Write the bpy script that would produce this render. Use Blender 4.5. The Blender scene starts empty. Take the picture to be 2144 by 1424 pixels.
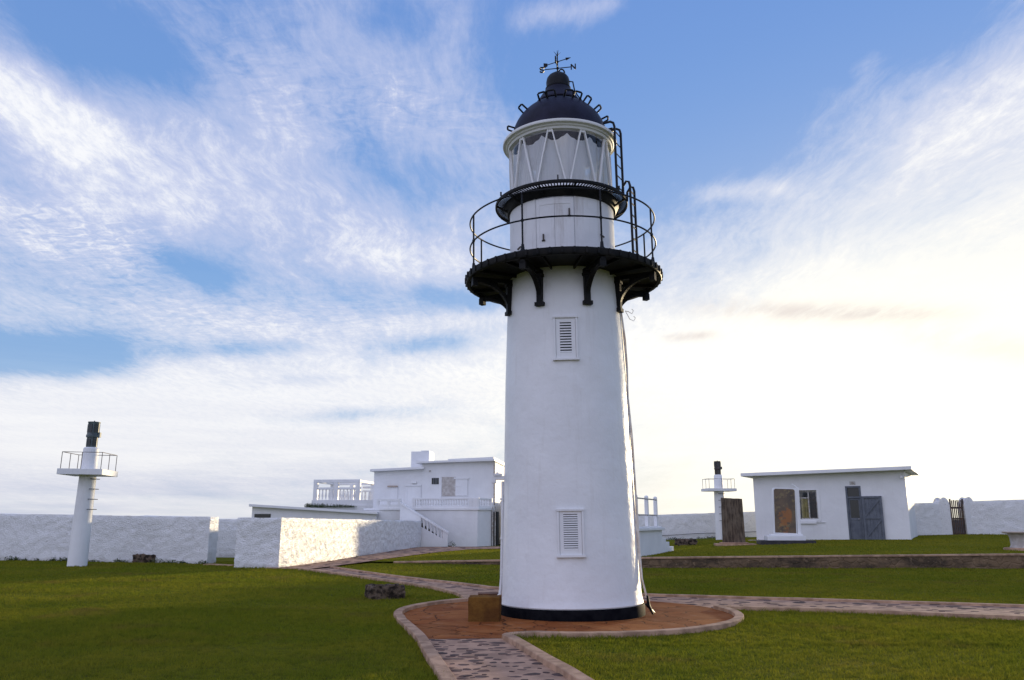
import bpy, math, random
import numpy as np
from mathutils import Vector, Matrix, noise
random.seed(7); RNG = np.random.default_rng(7)
sc = bpy.context.scene
COL = sc.collection
R = math.radians
sin, cos, pi = math.sin, math.cos, math.pi

# ------------------------------------------------------------------ camera model (2144 x 1424 photograph)
F, CX, CY = 1700.0, 1072.0, 712.0
PITCH, EYE = R(12.6), 1.6
SUN_AZ, SUN_EL = R(34.5), R(4.6)          # azimuth from +Y towards +X

def ray(px, py):
    x, y = (px-CX)/F, -(py-CY)/F
    return Vector((x, cos(PITCH)-y*sin(PITCH), sin(PITCH)+y*cos(PITCH)))
def at(px, py, Y):
    d = ray(px, py); t = Y/d.y
    return Vector((d.x*t, Y, EYE+d.z*t))
def gnd(px, py, z=0.0):
    d = ray(px, py); t = (z-EYE)/d.z
    return Vector((d.x*t, d.y*t, z))
def onplane(px, py, A, a):
    """ray against the vertical plane through A with horizontal direction (cos a, sin a): returns (u, z)"""
    d = ray(px, py); nx, ny = -sin(a), cos(a)
    t = (A[0]*nx + A[1]*ny)/(d.x*nx + d.y*ny)
    x, y = d.x*t, d.y*t
    return (x-A[0])*cos(a)+(y-A[1])*sin(a), EYE+d.z*t
def azel(px, py):
    d = ray(px, py).normalized()
    return math.atan2(d.x, d.y), math.asin(d.z)

# ------------------------------------------------------------------ object helpers
def tag(o, label=None, cat=None, group=None, kind=None):
    if label: o['label'] = label
    if cat: o['category'] = cat
    if group: o['group'] = group
    if kind: o['kind'] = kind
    return o
def thing(name, label, cat, loc=(0,0,0), rot=(0,0,0), group=None):
    o = bpy.data.objects.new(name, None); COL.objects.link(o)
    o.location = loc; o.rotation_euler = rot; o.empty_display_size = .2
    return tag(o, label, cat, group)

class MB:
    """collects shapes; build() links them as ONE mesh object"""
    def __init__(s): s.v, s.f, s.m, s.mi = [], [], [], 0
    def add(s, vs, fs):
        b = len(s.v); s.v += [tuple(v) for v in vs]
        for f in fs: s.f.append(tuple(b+i for i in f)); s.m.append(s.mi)
    def box(s, x0, x1, y0, y1, z0, z1, M=None):
        vs = [Vector((x, y, z)) for x in (x0, x1) for y in (y0, y1) for z in (z0, z1)]
        if M: vs = [M @ v for v in vs]
        s.add(vs, [(0,1,3,2), (4,6,7,5), (0,4,5,1), (2,3,7,6), (0,2,6,4), (1,5,7,3)])
    def prism(s, poly, fn, d0, d1):
        """poly of (a,b); fn(a,b,d) -> point"""
        n = len(poly)
        s.add([fn(a, b, d0) for a, b in poly]+[fn(a, b, d1) for a, b in poly],
              [tuple(range(n))[::-1], tuple(range(n, 2*n))]+[(i, (i+1) % n, n+(i+1) % n, n+i) for i in range(n)])
    def tube(s, pts, r, n=8, closed=False):
        pts = [Vector(p) for p in pts]; m = len(pts); rs = r if isinstance(r, (list, tuple)) else [r]*m
        ring = []; prev = None
        for i, p in enumerate(pts):
            if closed: t = pts[(i+1) % m]-pts[i-1]
            else: t = pts[min(i+1, m-1)]-pts[max(i-1, 0)]
            t.normalize()
            if prev is None:
                a = t.orthogonal().normalized()
            else:
                a = prev - t*prev.dot(t)
                a = a.normalized() if a.length > 1e-6 else t.orthogonal().normalized()
            prev = a; b = t.cross(a)
            ring += [p+(a*cos(2*pi*k/n)+b*sin(2*pi*k/n))*rs[i] for k in range(n)]
        fs = []
        for i in range(m if closed else m-1):
            j = (i+1) % m
            fs += [(i*n+k, i*n+(k+1) % n, j*n+(k+1) % n, j*n+k) for k in range(n)]
        if not closed: fs += [tuple(range(n))[::-1], tuple((m-1)*n+k for k in range(n))]
        s.add(ring, fs)
    def lathe(s, prof, n=64, c=(0, 0), a0=0.0, a1=2*pi, closed=False, caps=False):
        """prof of (r,z); angle 0 faces -Y, positive towards +X"""
        full = abs(a1-a0-2*pi) < 1e-6; k = n if full else n+1; m = len(prof); vs = []
        for i in range(k):
            a = a0+(a1-a0)*i/n
            vs += [(c[0]+r*sin(a), c[1]-r*cos(a), z) for r, z in prof]
        fs = []
        for i in range(n):
            j = (i+1) % k
            for q in range(m if closed else m-1):
                w = (q+1) % m
                fs.append((i*m+q, j*m+q, j*m+w, i*m+w))
        if not full and closed: fs += [tuple(range(m)), tuple((k-1)*m+q for q in range(m))[::-1]]
        if caps and full:
            fs += [tuple(i*m for i in range(k))[::-1], tuple(i*m+m-1 for i in range(k))]
        s.add(vs, fs)
    def bar(s, p, q, w, h=None, up=(0, 0, 1)):
        """rectangular bar p->q, width w sideways, h along up"""
        h = h or w; p, q = Vector(p), Vector(q); t = (q-p).normalized(); u = Vector(up)
        if abs(t.dot(u)) > .98: u = Vector((1, 0, 0)) if abs(t.x) < .9 else Vector((0, 1, 0))
        a = t.cross(u).normalized(); b = a.cross(t)
        vs = [c+a*sx*w/2+b*sy*h/2 for c in (p, q) for sx, sy in ((-1,-1), (1,-1), (1,1), (-1,1))]
        s.add(vs, [(3,2,1,0), (4,5,6,7), (0,1,5,4), (1,2,6,5), (2,3,7,6), (3,0,4,7)])
    def build(s, name, mats, parent=None, bevel=0.0, smooth=True, seg=2):
        me = bpy.data.meshes.new(name)
        me.from_pydata(s.v, [], s.f)
        for m in (mats if isinstance(mats, (list, tuple)) else [mats]): me.materials.append(m)
        if s.mi or any(s.m): me.polygons.foreach_set('material_index', s.m)
        import bmesh
        bm = bmesh.new(); bm.from_mesh(me); bmesh.ops.recalc_face_normals(bm, faces=bm.faces); bm.to_mesh(me); bm.free()
        if smooth:
            me.polygons.foreach_set('use_smooth', [True]*len(me.polygons)); me.set_sharp_from_angle(angle=R(35))
        me.update()
        o = bpy.data.objects.new(name, me); COL.objects.link(o)
        if parent: o.parent = parent
        if bevel:
            b = o.modifiers.new('bevel', 'BEVEL'); b.width = bevel; b.segments = seg; b.limit_method = 'ANGLE'; b.angle_limit = R(40); b.harden_normals = False
        return o

def np_mesh(name, verts, tris, mats, smooth=False):
    me = bpy.data.meshes.new(name); k = tris.shape[1]
    me.vertices.add(len(verts)); me.vertices.foreach_set('co', verts.astype(np.float32).ravel())
    me.loops.add(tris.size); me.loops.foreach_set('vertex_index', tris.astype(np.int32).ravel())
    me.polygons.add(len(tris)); me.polygons.foreach_set('loop_start', np.arange(0, tris.size, k, dtype=np.int32))
    if smooth: me.polygons.foreach_set('use_smooth', np.ones(len(tris), dtype=bool))
    me.update(calc_edges=True)
    for m in mats: me.materials.append(m)
    o = bpy.data.objects.new(name, me); COL.objects.link(o)
    return o

# ------------------------------------------------------------------ shader helpers
class S:
    """a shader socket (or number) with arithmetic"""
    def __init__(s, nt, k): s.nt, s.k = nt, k
    def op(s, o, b=None, c=None):
        n = s.nt.nodes.new('ShaderNodeMath'); n.operation = o
        for i, x in enumerate((s, b, c)):
            if x is None: continue
            x = x.k if isinstance(x, S) else x
            if isinstance(x, (int, float)): n.inputs[i].default_value = x
            else: s.nt.links.new(x, n.inputs[i])
        return S(s.nt, n.outputs[0])
    def __add__(s, b): return s.op('ADD', b)
    def __sub__(s, b): return s.op('SUBTRACT', b)
    def __mul__(s, b): return s.op('MULTIPLY', b)
    def __truediv__(s, b): return s.op('DIVIDE', b)
    def exp(s): return s.op('EXPONENT')
    def smooth(s, a, b):
        n = s.nt.nodes.new('ShaderNodeMapRange'); n.interpolation_type = 'SMOOTHSTEP'
        s.nt.links.new(s.k, n.inputs[0]); n.inputs[1].default_value = a; n.inputs[2].default_value = b
        return S(s.nt, n.outputs[0])
    def ramp(s, a, b, lo=0.0, hi=1.0):
        n = s.nt.nodes.new('ShaderNodeMapRange')
        s.nt.links.new(s.k, n.inputs[0]); n.inputs[1].default_value = a; n.inputs[2].default_value = b; n.inputs[3].default_value = lo; n.inputs[4].default_value = hi
        return S(s.nt, n.outputs[0])
def link(nt, x, sock):
    if isinstance(x, S): x = x.k
    if isinstance(x, (int, float)): sock.default_value = x
    elif isinstance(x, (tuple, list)): sock.default_value = (*x, 1.0) if len(x) == 3 and sock.type == 'RGBA' else x
    else: nt.links.new(x, sock)
def mix(nt, f, a, b, mode='MIX'):
    n = nt.nodes.new('ShaderNodeMix'); n.data_type = 'RGBA'; n.blend_type = mode
    link(nt, f, n.inputs[0]); link(nt, a, n.inputs[6]); link(nt, b, n.inputs[7])
    return n.outputs[2]
def tex(nt, vec, scale, detail=4, rough=.55, dist=0.0):
    n = nt.nodes.new('ShaderNodeTexNoise'); n.inputs['Scale'].default_value = scale; n.inputs['Detail'].default_value = detail
    n.inputs['Roughness'].default_value = rough; n.inputs['Distortion'].default_value = dist
    if vec is not None: nt.links.new(vec, n.inputs['Vector'])
    return S(nt, n.outputs['Fac'])
def voro(nt, vec, scale, feature='F1', out='Distance', rnd=1.0):
    n = nt.nodes.new('ShaderNodeTexVoronoi'); n.feature = feature; n.inputs['Scale'].default_value = scale; n.inputs['Randomness'].default_value = rnd
    if vec is not None: nt.links.new(vec, n.inputs['Vector'])
    return S(nt, n.outputs[out]) if out == 'Distance' else n.outputs[out]
def mapping(nt, vec, scale=(1, 1, 1), rot=(0, 0, 0), loc=(0, 0, 0)):
    n = nt.nodes.new('ShaderNodeMapping'); n.inputs['Scale'].default_value = scale; n.inputs['Rotation'].default_value = rot; n.inputs['Location'].default_value = loc
    nt.links.new(vec, n.inputs['Vector']); return n.outputs[0]
class Mat:
    def __init__(s, name, color=(.8, .8, .8), rough=.6, metal=0.0, spec=.5):
        s.m = bpy.data.materials.new(name); s.m.use_nodes = True; s.nt = s.m.node_tree
        s.p = s.nt.nodes['Principled BSDF']
        s.p.inputs['Roughness'].default_value = rough; s.p.inputs['Metallic'].default_value = metal
        s.p.inputs['Specular IOR Level'].default_value = spec
        s.p.inputs['Base Color'].default_value = (*color, 1)
        s.tc = s.nt.nodes.new('ShaderNodeTexCoord'); s.obj = s.tc.outputs['Object']
        s.hin = None
    def color(s, sock): link(s.nt, sock, s.p.inputs['Base Color']); return s
    def rough(s, sock): link(s.nt, sock, s.p.inputs['Roughness']); return s
    def bump(s, h, strength=.5, dist=.02):
        b = s.nt.nodes.new('ShaderNodeBump'); b.inputs['Strength'].default_value = strength; b.inputs['Distance'].default_value = dist
        link(s.nt, h, b.inputs['Height'])
        if s.hin: s.nt.links.new(s.hin, b.inputs['Normal'])
        s.hin = b.outputs[0]; s.nt.links.new(s.hin, s.p.inputs['Normal']); return s
M = {}
def noisy(name, c1, c2, scale, rough=.7, bscale=None, bstr=.4, bdist=.01, detail=5, lo=.35, hi=.65, spec=.5, metal=0.0):
    a = Mat(name, c1, rough, metal, spec); n = tex(a.nt, a.obj, scale, detail).smooth(lo, hi)
    a.color(mix(a.nt, n, c1, c2))
    if bscale: a.bump(tex(a.nt, a.obj, bscale, 5, .6), bstr, bdist)
    M[name] = a.m; return a
SKY_TINT = (.95, 1.0, 1.12); SKY_GAIN = 1.7
# ------------------------------------------------------------------ materials
def white_paint(name, base=(.80, .80, .79), dirt=(.60, .58, .54), rough=.38, amt=.35, bstr=.25, bscale=14, bdist=.012):
    a = Mat(name, base, rough)
    st = tex(a.nt, mapping(a.nt, a.obj, (5, 5, .5)), 1.3, 6, .65).smooth(.52, .78)
    bl = tex(a.nt, a.obj, 1.1, 4).smooth(.3, .7)
    c = mix(a.nt, bl, base, tuple(x*.93 for x in base))
    c = mix(a.nt, st*amt, c, dirt)
    sp = tex(a.nt, a.obj, 34, 3, .6).smooth(.70, .78)
    c = mix(a.nt, sp*(amt*.9), c, tuple(x*.6 for x in dirt))
    a.color(c); a.rough(bl*.14+rough)
    a.bump(tex(a.nt, a.obj, bscale, 6, .55), bstr, bdist)
    a.bump(tex(a.nt, a.obj, 2.6, 3, .5), .55, .035)
    M[name] = a.m; return a
white_paint('tower_paint', (.80, .80, .79), rough=.30, amt=.42, bstr=.42, bscale=11)
white_paint('house_paint', (.79, .79, .78), rough=.55, amt=.22, bscale=9, bstr=.3)
white_paint('trim_paint', (.80, .80, .79), rough=.45, amt=.3, bscale=20, bstr=.15)
white_paint('drum_paint', (.76, .76, .76), dirt=(.42, .38, .34), rough=.4, amt=.75)
# rubble wall under thick whitewash
a = Mat('rubble_white', (.78, .78, .77), .40, spec=.7)
v = mapping(a.nt, a.obj, (1, 1, 1.5))
nz = a.nt.nodes.new('ShaderNodeTexNoise'); nz.inputs['Scale'].default_value = 5; nz.inputs['Detail'].default_value = 3
a.nt.links.new(v, nz.inputs['Vector'])
wv = a.nt.nodes.new('ShaderNodeMix'); wv.data_type = 'VECTOR'; wv.inputs[0].default_value = .16
a.nt.links.new(v, wv.inputs[4]); a.nt.links.new(nz.outputs['Color'], wv.inputs[5])
cell = voro(a.nt, wv.outputs[1], 12, 'DISTANCE_TO_EDGE').smooth(0, .22)
gr = tex(a.nt, a.obj, 30, 5, .6); big = tex(a.nt, a.obj, 1.2, 4)
pit = tex(a.nt, a.obj, 15, 3, .7).smooth(.31, .40)
c = mix(a.nt, big.smooth(.35, .7), (.80, .80, .79), (.75, .75, .74))
c = mix(a.nt, pit, (.52, .50, .47), c)
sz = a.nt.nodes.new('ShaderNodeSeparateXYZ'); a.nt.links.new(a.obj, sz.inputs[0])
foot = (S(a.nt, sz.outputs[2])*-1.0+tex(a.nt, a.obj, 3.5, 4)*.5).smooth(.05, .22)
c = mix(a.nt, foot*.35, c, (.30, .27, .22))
a.color(c); a.bump(cell, .42, .05); a.bump(gr*.4+pit*.5, .5, .035)
M['rubble_white'] = a.m

noisy('black_paint', (.006, .007, .009), (.012, .013, .016), 9, .42, 40, .3, .004, spec=.16)
noisy('band_black', (.004, .004, .006), (.010, .010, .012), 5, .7, 30, .3, .006, spec=.02)
noisy('gallery_black', (.005, .006, .007), (.013, .012, .011), 6, .55, 30, .4, .006, spec=.15)
a = noisy('dome_paint', (.006, .006, .018), (.013, .013, .032), 3, .5, 8, .25, .02, spec=.16)
noisy('lantern_green', (.035, .055, .058), (.10, .13, .13), 4, .45, 30, .2, .004)
noisy('rail_rust', (.10, .055, .04), (.05, .05, .055), 12, .6)
noisy('rail_grey', (.50, .50, .48), (.30, .25, .2), 10, .6)
noisy('dark_iron', (.03, .028, .026), (.07, .05, .04), 10, .6, 40, .3, .004)
noisy('door_blue', (.085, .098, .122), (.120, .134, .158), 3.5, .5, 30, .25, .004)
noisy('gate_wood', (.10, .060, .038), (.055, .040, .035), 7, .7, 40, .4, .006)
noisy('board_black', (.012, .010, .014), (.03, .026, .03), 6, .5)
noisy('sill_tan', (.45, .36, .28), (.36, .30, .25), 6, .6)
noisy('block_brown', (.19, .092, .022), (.105, .046, .015), 3.2, .9, 22, .8, .02, spec=.05)
noisy('block_red', (.16, .062, .026), (.09, .04, .02), 4, .85, 22, .8, .02)
noisy('trough_stone_step_shade', (.17, .125, .09), (.034, .026, .021), 8, .95, 14, 1.0, .07, lo=.40, hi=.60, spec=.1)
a = noisy('kerb_concrete', (.50, .325, .215), (.30, .19, .125), 4, .9, 35, .6, .010, spec=.06)
noisy('cable_white', (.82, .78, .72), (.60, .48, .38), 5, .5)
noisy('table_stone', (.55, .52, .48), (.40, .36, .32), 5, .7, 30, .4, .01)
# weathered stele: vertical streaks
a = Mat('stele_stone', (.15, .13, .11), .9, spec=.05)
st = tex(a.nt, mapping(a.nt, a.obj, (9, 9, 1.1)), 1.6, 6, .6).smooth(.35, .68)
bl = tex(a.nt, a.obj, 2.2, 5).smooth(.42, .72)
c = mix(a.nt, st, (.058, .044, .034), (.17, .128, .092)); c = mix(a.nt, bl*.5, c, (.20, .165, .125))
a.color(c); a.bump(tex(a.nt, mapping(a.nt, a.obj, (14, 14, 3)), 1.5, 6, .6), .8, .03); M['stele_stone'] = a.m
# board picture: brown printed chart with an orange island
a = Mat('board_print', (.10, .06, .03), .32)
sz = a.nt.nodes.new('ShaderNodeSeparateXYZ'); a.nt.links.new(a.obj, sz.inputs[0])
X, Z = S(a.nt, sz.outputs[0]), S(a.nt, sz.outputs[2])
n1 = tex(a.nt, a.obj, 3.0, 4, .6)
c = mix(a.nt, tex(a.nt, a.obj, 2.0, 3).smooth(.35, .65), (.075, .054, .038), (.135, .090, .052))
isl = ((X-.05)*(X-.05)*5.0+(Z-1.1)*(Z-1.1)*1.6+(n1-.5)*3.8)
c = mix(a.nt, isl.smooth(.55, .2)*1.0, c, (.27, .105, .028))
c = mix(a.nt, tex(a.nt, a.obj, 7, 3).smooth(.56, .62)*.45, c, (.26, .20, .08))
a.color(c); M['board_print'] = a.m
# retaining wall: stained, lichened concrete and rubble
a = Mat('retaining_stone', (.2, .17, .14), .9, spec=.05)
bl = tex(a.nt, mapping(a.nt, a.obj, (.5, .5, 1.2)), 1.7, 6, .7).smooth(.38, .62)
c = mix(a.nt, bl, (.20, .135, .082), (.075, .056, .040))
c = mix(a.nt, tex(a.nt, a.obj, 6, 5, .7).smooth(.55, .72), c, (.27, .19, .12))
a.color(c); a.bump(voro(a.nt, a.obj, 3.5, 'DISTANCE_TO_EDGE').smooth(0, .12), .5, .05); a.bump(tex(a.nt, a.obj, 9, 6, .65), .9, .05)
M['retaining_stone'] = a.m
# paved apron: rust-stained flags in rings around the tower
a = Mat('apron_stone', (.3, .13, .05), .85, spec=.06)
sz = a.nt.nodes.new('ShaderNodeSeparateXYZ'); a.nt.links.new(a.obj, sz.inputs[0])
X, Y = S(a.nt, sz.outputs[0]), S(a.nt, sz.outputs[1])
w1 = tex(a.nt, a.obj, 1.6, 3)-.5
rad = (X*X+Y*Y).op('SQRT')+w1*.25; ang = X.op('ARCTAN2', Y)*3.2+w1*1.6
cb = a.nt.nodes.new('ShaderNodeCombineXYZ'); a.nt.links.new(rad.k, cb.inputs[0]); a.nt.links.new(ang.k, cb.inputs[1])
joint = voro(a.nt, cb.outputs[0], 1.15, 'DISTANCE_TO_EDGE').smooth(.0, .022)
tone = voro(a.nt, cb.outputs[0], 1.15, 'F1', 'Color')
sp = a.nt.nodes.new('ShaderNodeSeparateColor'); a.nt.links.new(tone, sp.inputs[0])
st = tex(a.nt, a.obj, 1.2, 6, .65)
c = mix(a.nt, st.smooth(.3, .7), (.25, .070, .016), (.36, .135, .040))
c = mix(a.nt, S(a.nt, sp.outputs[0])*.5, c, (.15, .046, .016))
c = mix(a.nt, tex(a.nt, a.obj, 4, 5, .7).smooth(.55, .75)*.6, c, (.31, .19, .12))
c = mix(a.nt, joint, (.085, .034, .016), c)
a.color(c); a.bump(joint, .8, .02); a.bump(tex(a.nt, a.obj, 14, 5, .6), .5, .012); M['apron_stone'] = a.m
# stone path: mortar and set stones
noisy('path_mortar', (.50, .315, .215), (.33, .21, .145), 3.0, .92, 30, .8, .012, spec=.06)
a = Mat('path_cobble', (.1, .085, .085), .7)
geo = a.nt.nodes.new('ShaderNodeNewGeometry')
rp = S(a.nt, geo.outputs['Random Per Island'])
c = mix(a.nt, rp, (.060, .044, .042), (.17, .105, .082)); c = mix(a.nt, tex(a.nt, a.obj, 16, 4).smooth(.50, .75)*.5, c, (.20, .15, .125)); a.p.inputs['Specular IOR Level'].default_value = .06
a.color(c); a.bump(tex(a.nt, a.obj, 25, 4), .6, .012); M['path_cobble'] = a.m
# lawn soil (between the blades) and blades
def grass_color(a, vec, k=1.0):
    p1 = tex(a.nt, vec, .35, 4, .6).smooth(.35, .65); p2 = tex(a.nt, vec, 1.9, 4, .6).smooth(.40, .66)
    c = mix(a.nt, p1, (.145*k, .166*k, .011*k), (.208*k, .196*k, .017*k))
    c = mix(a.nt, p2*.5, c, (.112*k, .138*k, .011*k))
    return mix(a.nt, tex(a.nt, vec, 7.0, 4, .7).smooth(.46, .66)*.62, c, (.055*k, .078*k, .008*k))
a = Mat('lawn_soil', (.06, .08, .01), .95, spec=.02)
c = grass_color(a, a.obj, .9); c = mix(a.nt, tex(a.nt, a.obj, 9, 5, .7).smooth(.5, .7)*.6, c, (.09, .075, .03))
a.color(c); a.bump(tex(a.nt, a.obj, 30, 5, .7), 1.0, .05); M['lawn_soil'] = a.m
def blade_mat(name, k, dry):
    a = Mat(name, (.06, .09, .01), .7, spec=.06)
    geo = a.nt.nodes.new('ShaderNodeNewGeometry'); rp = S(a.nt, geo.outputs['Random Per Island'])
    c = grass_color(a, geo.outputs['Position'], k)
    c = mix(a.nt, rp.smooth(.45, 1.0)*.5, c, (.24, .215, .022))
    brn = tex(a.nt, geo.outputs['Position'], .55, 5, .65).smooth(.53, .70); c = mix(a.nt, brn*.55+dry, c, (.20, .135, .04) if not dry else (.27, .235, .026))
    a.color(c)
    tr = a.nt.nodes.new('ShaderNodeBsdfTranslucent'); a.nt.links.new(c, tr.inputs[0])
    ms = a.nt.nodes.new('ShaderNodeMixShader'); ms.inputs[0].default_value = .42
    a.nt.links.new(a.p.outputs[0], ms.inputs[1]); a.nt.links.new(tr.outputs[0], ms.inputs[2])
    a.nt.links.new(ms.outputs[0], a.nt.nodes['Material Output'].inputs['Surface']); M[name] = a.m
blade_mat('grass_blade', 1.25, 0.0); blade_mat('grass_blade_dry', 1.4, .30)
a = Mat('leaf_green', (.04, .065, .015), .6); geo = a.nt.nodes.new('ShaderNodeNewGeometry')
a.color(mix(a.nt, S(a.nt, geo.outputs['Random Per Island']), (.022, .040, .010), (.075, .10, .022))); M['leaf_green'] = a.m
noisy('earth', (.16, .13, .09), (.08, .085, .03), .6, .95, 4, .8, .1)
a = Mat('sea_water', (.02, .06, .09), .18); a.bump(tex(a.nt, a.obj, .25, 5, .6), .4, .6); M['sea_water'] = a.m
noisy('seam_grey', (.20, .20, .22), (.32, .32, .33), 8, .7)
# glass
a = Mat('lantern_glass', (1, 1, 1), .02)
nt = a.nt; tp = nt.nodes.new('ShaderNodeBsdfTransparent'); tp.inputs[0].default_value = (.96, .98, .99, 1)
gl = nt.nodes.new('ShaderNodeBsdfGlossy'); gl.inputs['Roughness'].default_value = .03; gl.inputs['Color'].default_value = (1, 1, 1, 1)
fr = nt.nodes.new('ShaderNodeFresnel'); fr.inputs[0].default_value = 1.45
ms = nt.nodes.new('ShaderNodeMixShader'); nt.links.new(fr.outputs[0], ms.inputs[0]); nt.links.new(tp.outputs[0], ms.inputs[1]); nt.links.new(gl.outputs[0], ms.inputs[2])
nt.links.new(ms.outputs[0], nt.nodes['Material Output'].inputs['Surface']); M['lantern_glass'] = a.m
M['dark_glass'] = Mat('dark_glass', (.012, .016, .016), .06).m
M['interior_shade'] = Mat('interior_shade', (.010, .012, .010), .8).m  # near-black colour stands in for shade indoors and in openings
a = Mat('curtain_cloth', (.90, .90, .91), .9)
sz = a.nt.nodes.new('ShaderNodeSeparateXYZ'); a.nt.links.new(a.obj, sz.inputs[0])
th = S(a.nt, sz.outputs[0]).op('ARCTAN2', S(a.nt, sz.outputs[1])*-1.0)
fold = (th*46.0+tex(a.nt, a.obj, 2, 2)*6.0).op('SINE')
a.bump(fold, .35, .03)
tp = a.nt.nodes.new('ShaderNodeBsdfTransparent'); ms = a.nt.nodes.new('ShaderNodeMixShader'); ms.inputs[0].default_value = .22
a.nt.links.new(a.p.outputs[0], ms.inputs[1]); a.nt.links.new(tp.outputs[0], ms.inputs[2]); a.nt.links.new(ms.outputs[0], a.nt.nodes['Material Output'].inputs['Surface'])
M['curtain_cloth'] = a.m; M['lens_glass'] = Mat('lens_glass', (.35, .40, .42), .1).m
noisy('drape_yellow', (.62, .50, .16), (.40, .31, .10), 5, .8)
# ------------------------------------------------------------------ camera, sun, sky
cam = bpy.data.objects.new('camera', bpy.data.cameras.new('camera')); COL.objects.link(cam)
cam.location = (0, 0, EYE); cam.rotation_euler = (R(90)+PITCH, 0, 0)
cam.data.sensor_width = 36; cam.data.lens = 36*F/2144; cam.data.clip_start = .1; cam.data.clip_end = 40000
sc.camera = cam
sun = bpy.data.objects.new('sun', bpy.data.lights.new('sun', 'SUN')); COL.objects.link(sun)
sun.data.energy = 4.2; sun.data.angle = R(1.8); sun.data.color = (1.0, .80, .50)
SD = Vector((sin(SUN_AZ)*cos(SUN_EL), cos(SUN_AZ)*cos(SUN_EL), sin(SUN_EL)))
sun.rotation_euler = SD.to_track_quat('Z', 'Y').to_euler(); sun.location = (20, 30, 30)

w = bpy.data.worlds.new('World'); sc.world = w; w.use_nodes = True; nt = w.node_tree
bg = nt.nodes['Background']
sky = nt.nodes.new('ShaderNodeTexSky'); sky.sky_type = 'NISHITA'; sky.sun_disc = False
sky.sun_elevation = SUN_EL; sky.sun_rotation = SUN_AZ; sky.altitude = 60; sky.air_density = 1.0; sky.dust_density = .6; sky.ozone_density = 2.5
tcw = nt.nodes.new('ShaderNodeTexCoord'); D = tcw.outputs['Generated']
sp = nt.nodes.new('ShaderNodeSeparateXYZ'); nt.links.new(D, sp.inputs[0])
dx, dy, dz = (S(nt, sp.outputs[i]) for i in range(3))
AZ = dx.op('ARCTAN2', dy); EL = dz.op('ARCSINE')
zc = dz.op('MAXIMUM', 0.0)+.10
def combine(x, y, z=0.0):
    n = nt.nodes.new('ShaderNodeCombineXYZ')
    for i, q in enumerate((x, y, z)): link(nt, q, n.inputs[i])
    return n.outputs[0]
Q = combine(dx/zc, dy/zc)
def blob(p1, p2, width, amp):
    """a long soft patch of cloud (or of clear air) between two directions of the sky"""
    a1, e1 = azel(*p1); a2, e2 = azel(*p2); am, em = (a1+a2)/2, (e1+e2)/2; ce = cos(em)
    L = math.hypot((a2-a1)*ce, e2-e1)/2 + width/F*.5; t = math.atan2(e2-e1, (a2-a1)*ce); W = width/F
    u = (AZ-am)*ce; v = EL-em
    p = (u*cos(t)+v*sin(t))/L; q = (v*cos(t)-u*sin(t))/W
    return ((p*p*p*p+q*q)*-1.0).exp()*amp
sd = nt.nodes.new('ShaderNodeVectorMath'); sd.operation = 'DOT_PRODUCT'; nt.links.new(D, sd.inputs[0]); sd.inputs[1].default_value = SD
CS = S(nt, sd.outputs['Value'])
sd = nt.nodes.new('ShaderNodeVectorMath'); sd.operation = 'DOT_PRODUCT'; nt.links.new(D, sd.inputs[0]); sd.inputs[1].default_value = SD
CS = S(nt, sd.outputs['Value'])
# large wisps: warp the domain a little, then fractal noise stretched towards the horizon
def warp(v, scale, amt, detail=4):
    n = nt.nodes.new('ShaderNodeTexNoise'); n.inputs['Scale'].default_value = scale; n.inputs['Detail'].default_value = detail
    nt.links.new(v, n.inputs['Vector'])
    c = nt.nodes.new('ShaderNodeVectorMath'); c.operation = 'SUBTRACT'; nt.links.new(n.outputs['Color'], c.inputs[0]); c.inputs[1].default_value = (.5, .5, .5)
    m = nt.nodes.new('ShaderNodeVectorMath'); m.operation = 'MULTIPLY_ADD'; nt.links.new(c.outputs[0], m.inputs[0]); m.inputs[1].default_value = (amt, amt, 0); nt.links.new(v, m.inputs[2])
    return m.outputs[0]
QW = warp(warp(Q, 1.1, .30), 5.0, .05, 5)
n_big = tex(nt, mapping(nt, QW, (1.7, .75, 1), loc=(3.1, 1.7, 0)), 1.0, 10, .60)
n_str = tex(nt, mapping(nt, QW, (6.0, 1.7, 1), rot=(0, 0, R(-14)), loc=(1.3, 5.2, 0)), 1.0, 11, .68)
n_rip = tex(nt, mapping(nt, warp(Q, 2.5, .10, 3), (20, 32, 1), rot=(0, 0, R(20))), 1.0, 6, .62, .9)
n_fine = tex(nt, mapping(nt, QW, (34, 12, 1), rot=(0, 0, R(-14))), 1.0, 8, .70)
patch = tex(nt, mapping(nt, Q, (.9, .8, 1), loc=(7, 2, 0)), 1.0, 3).smooth(.50, .66)*.35+blob((40, 470), (330, 540), 60, 1.2)+blob((450, 110), (800, 270), 90, .6)+blob((800, 190), (1060, 280), 60, .6)+blob((100, 640), (900, 660), 60, .6)
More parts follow.
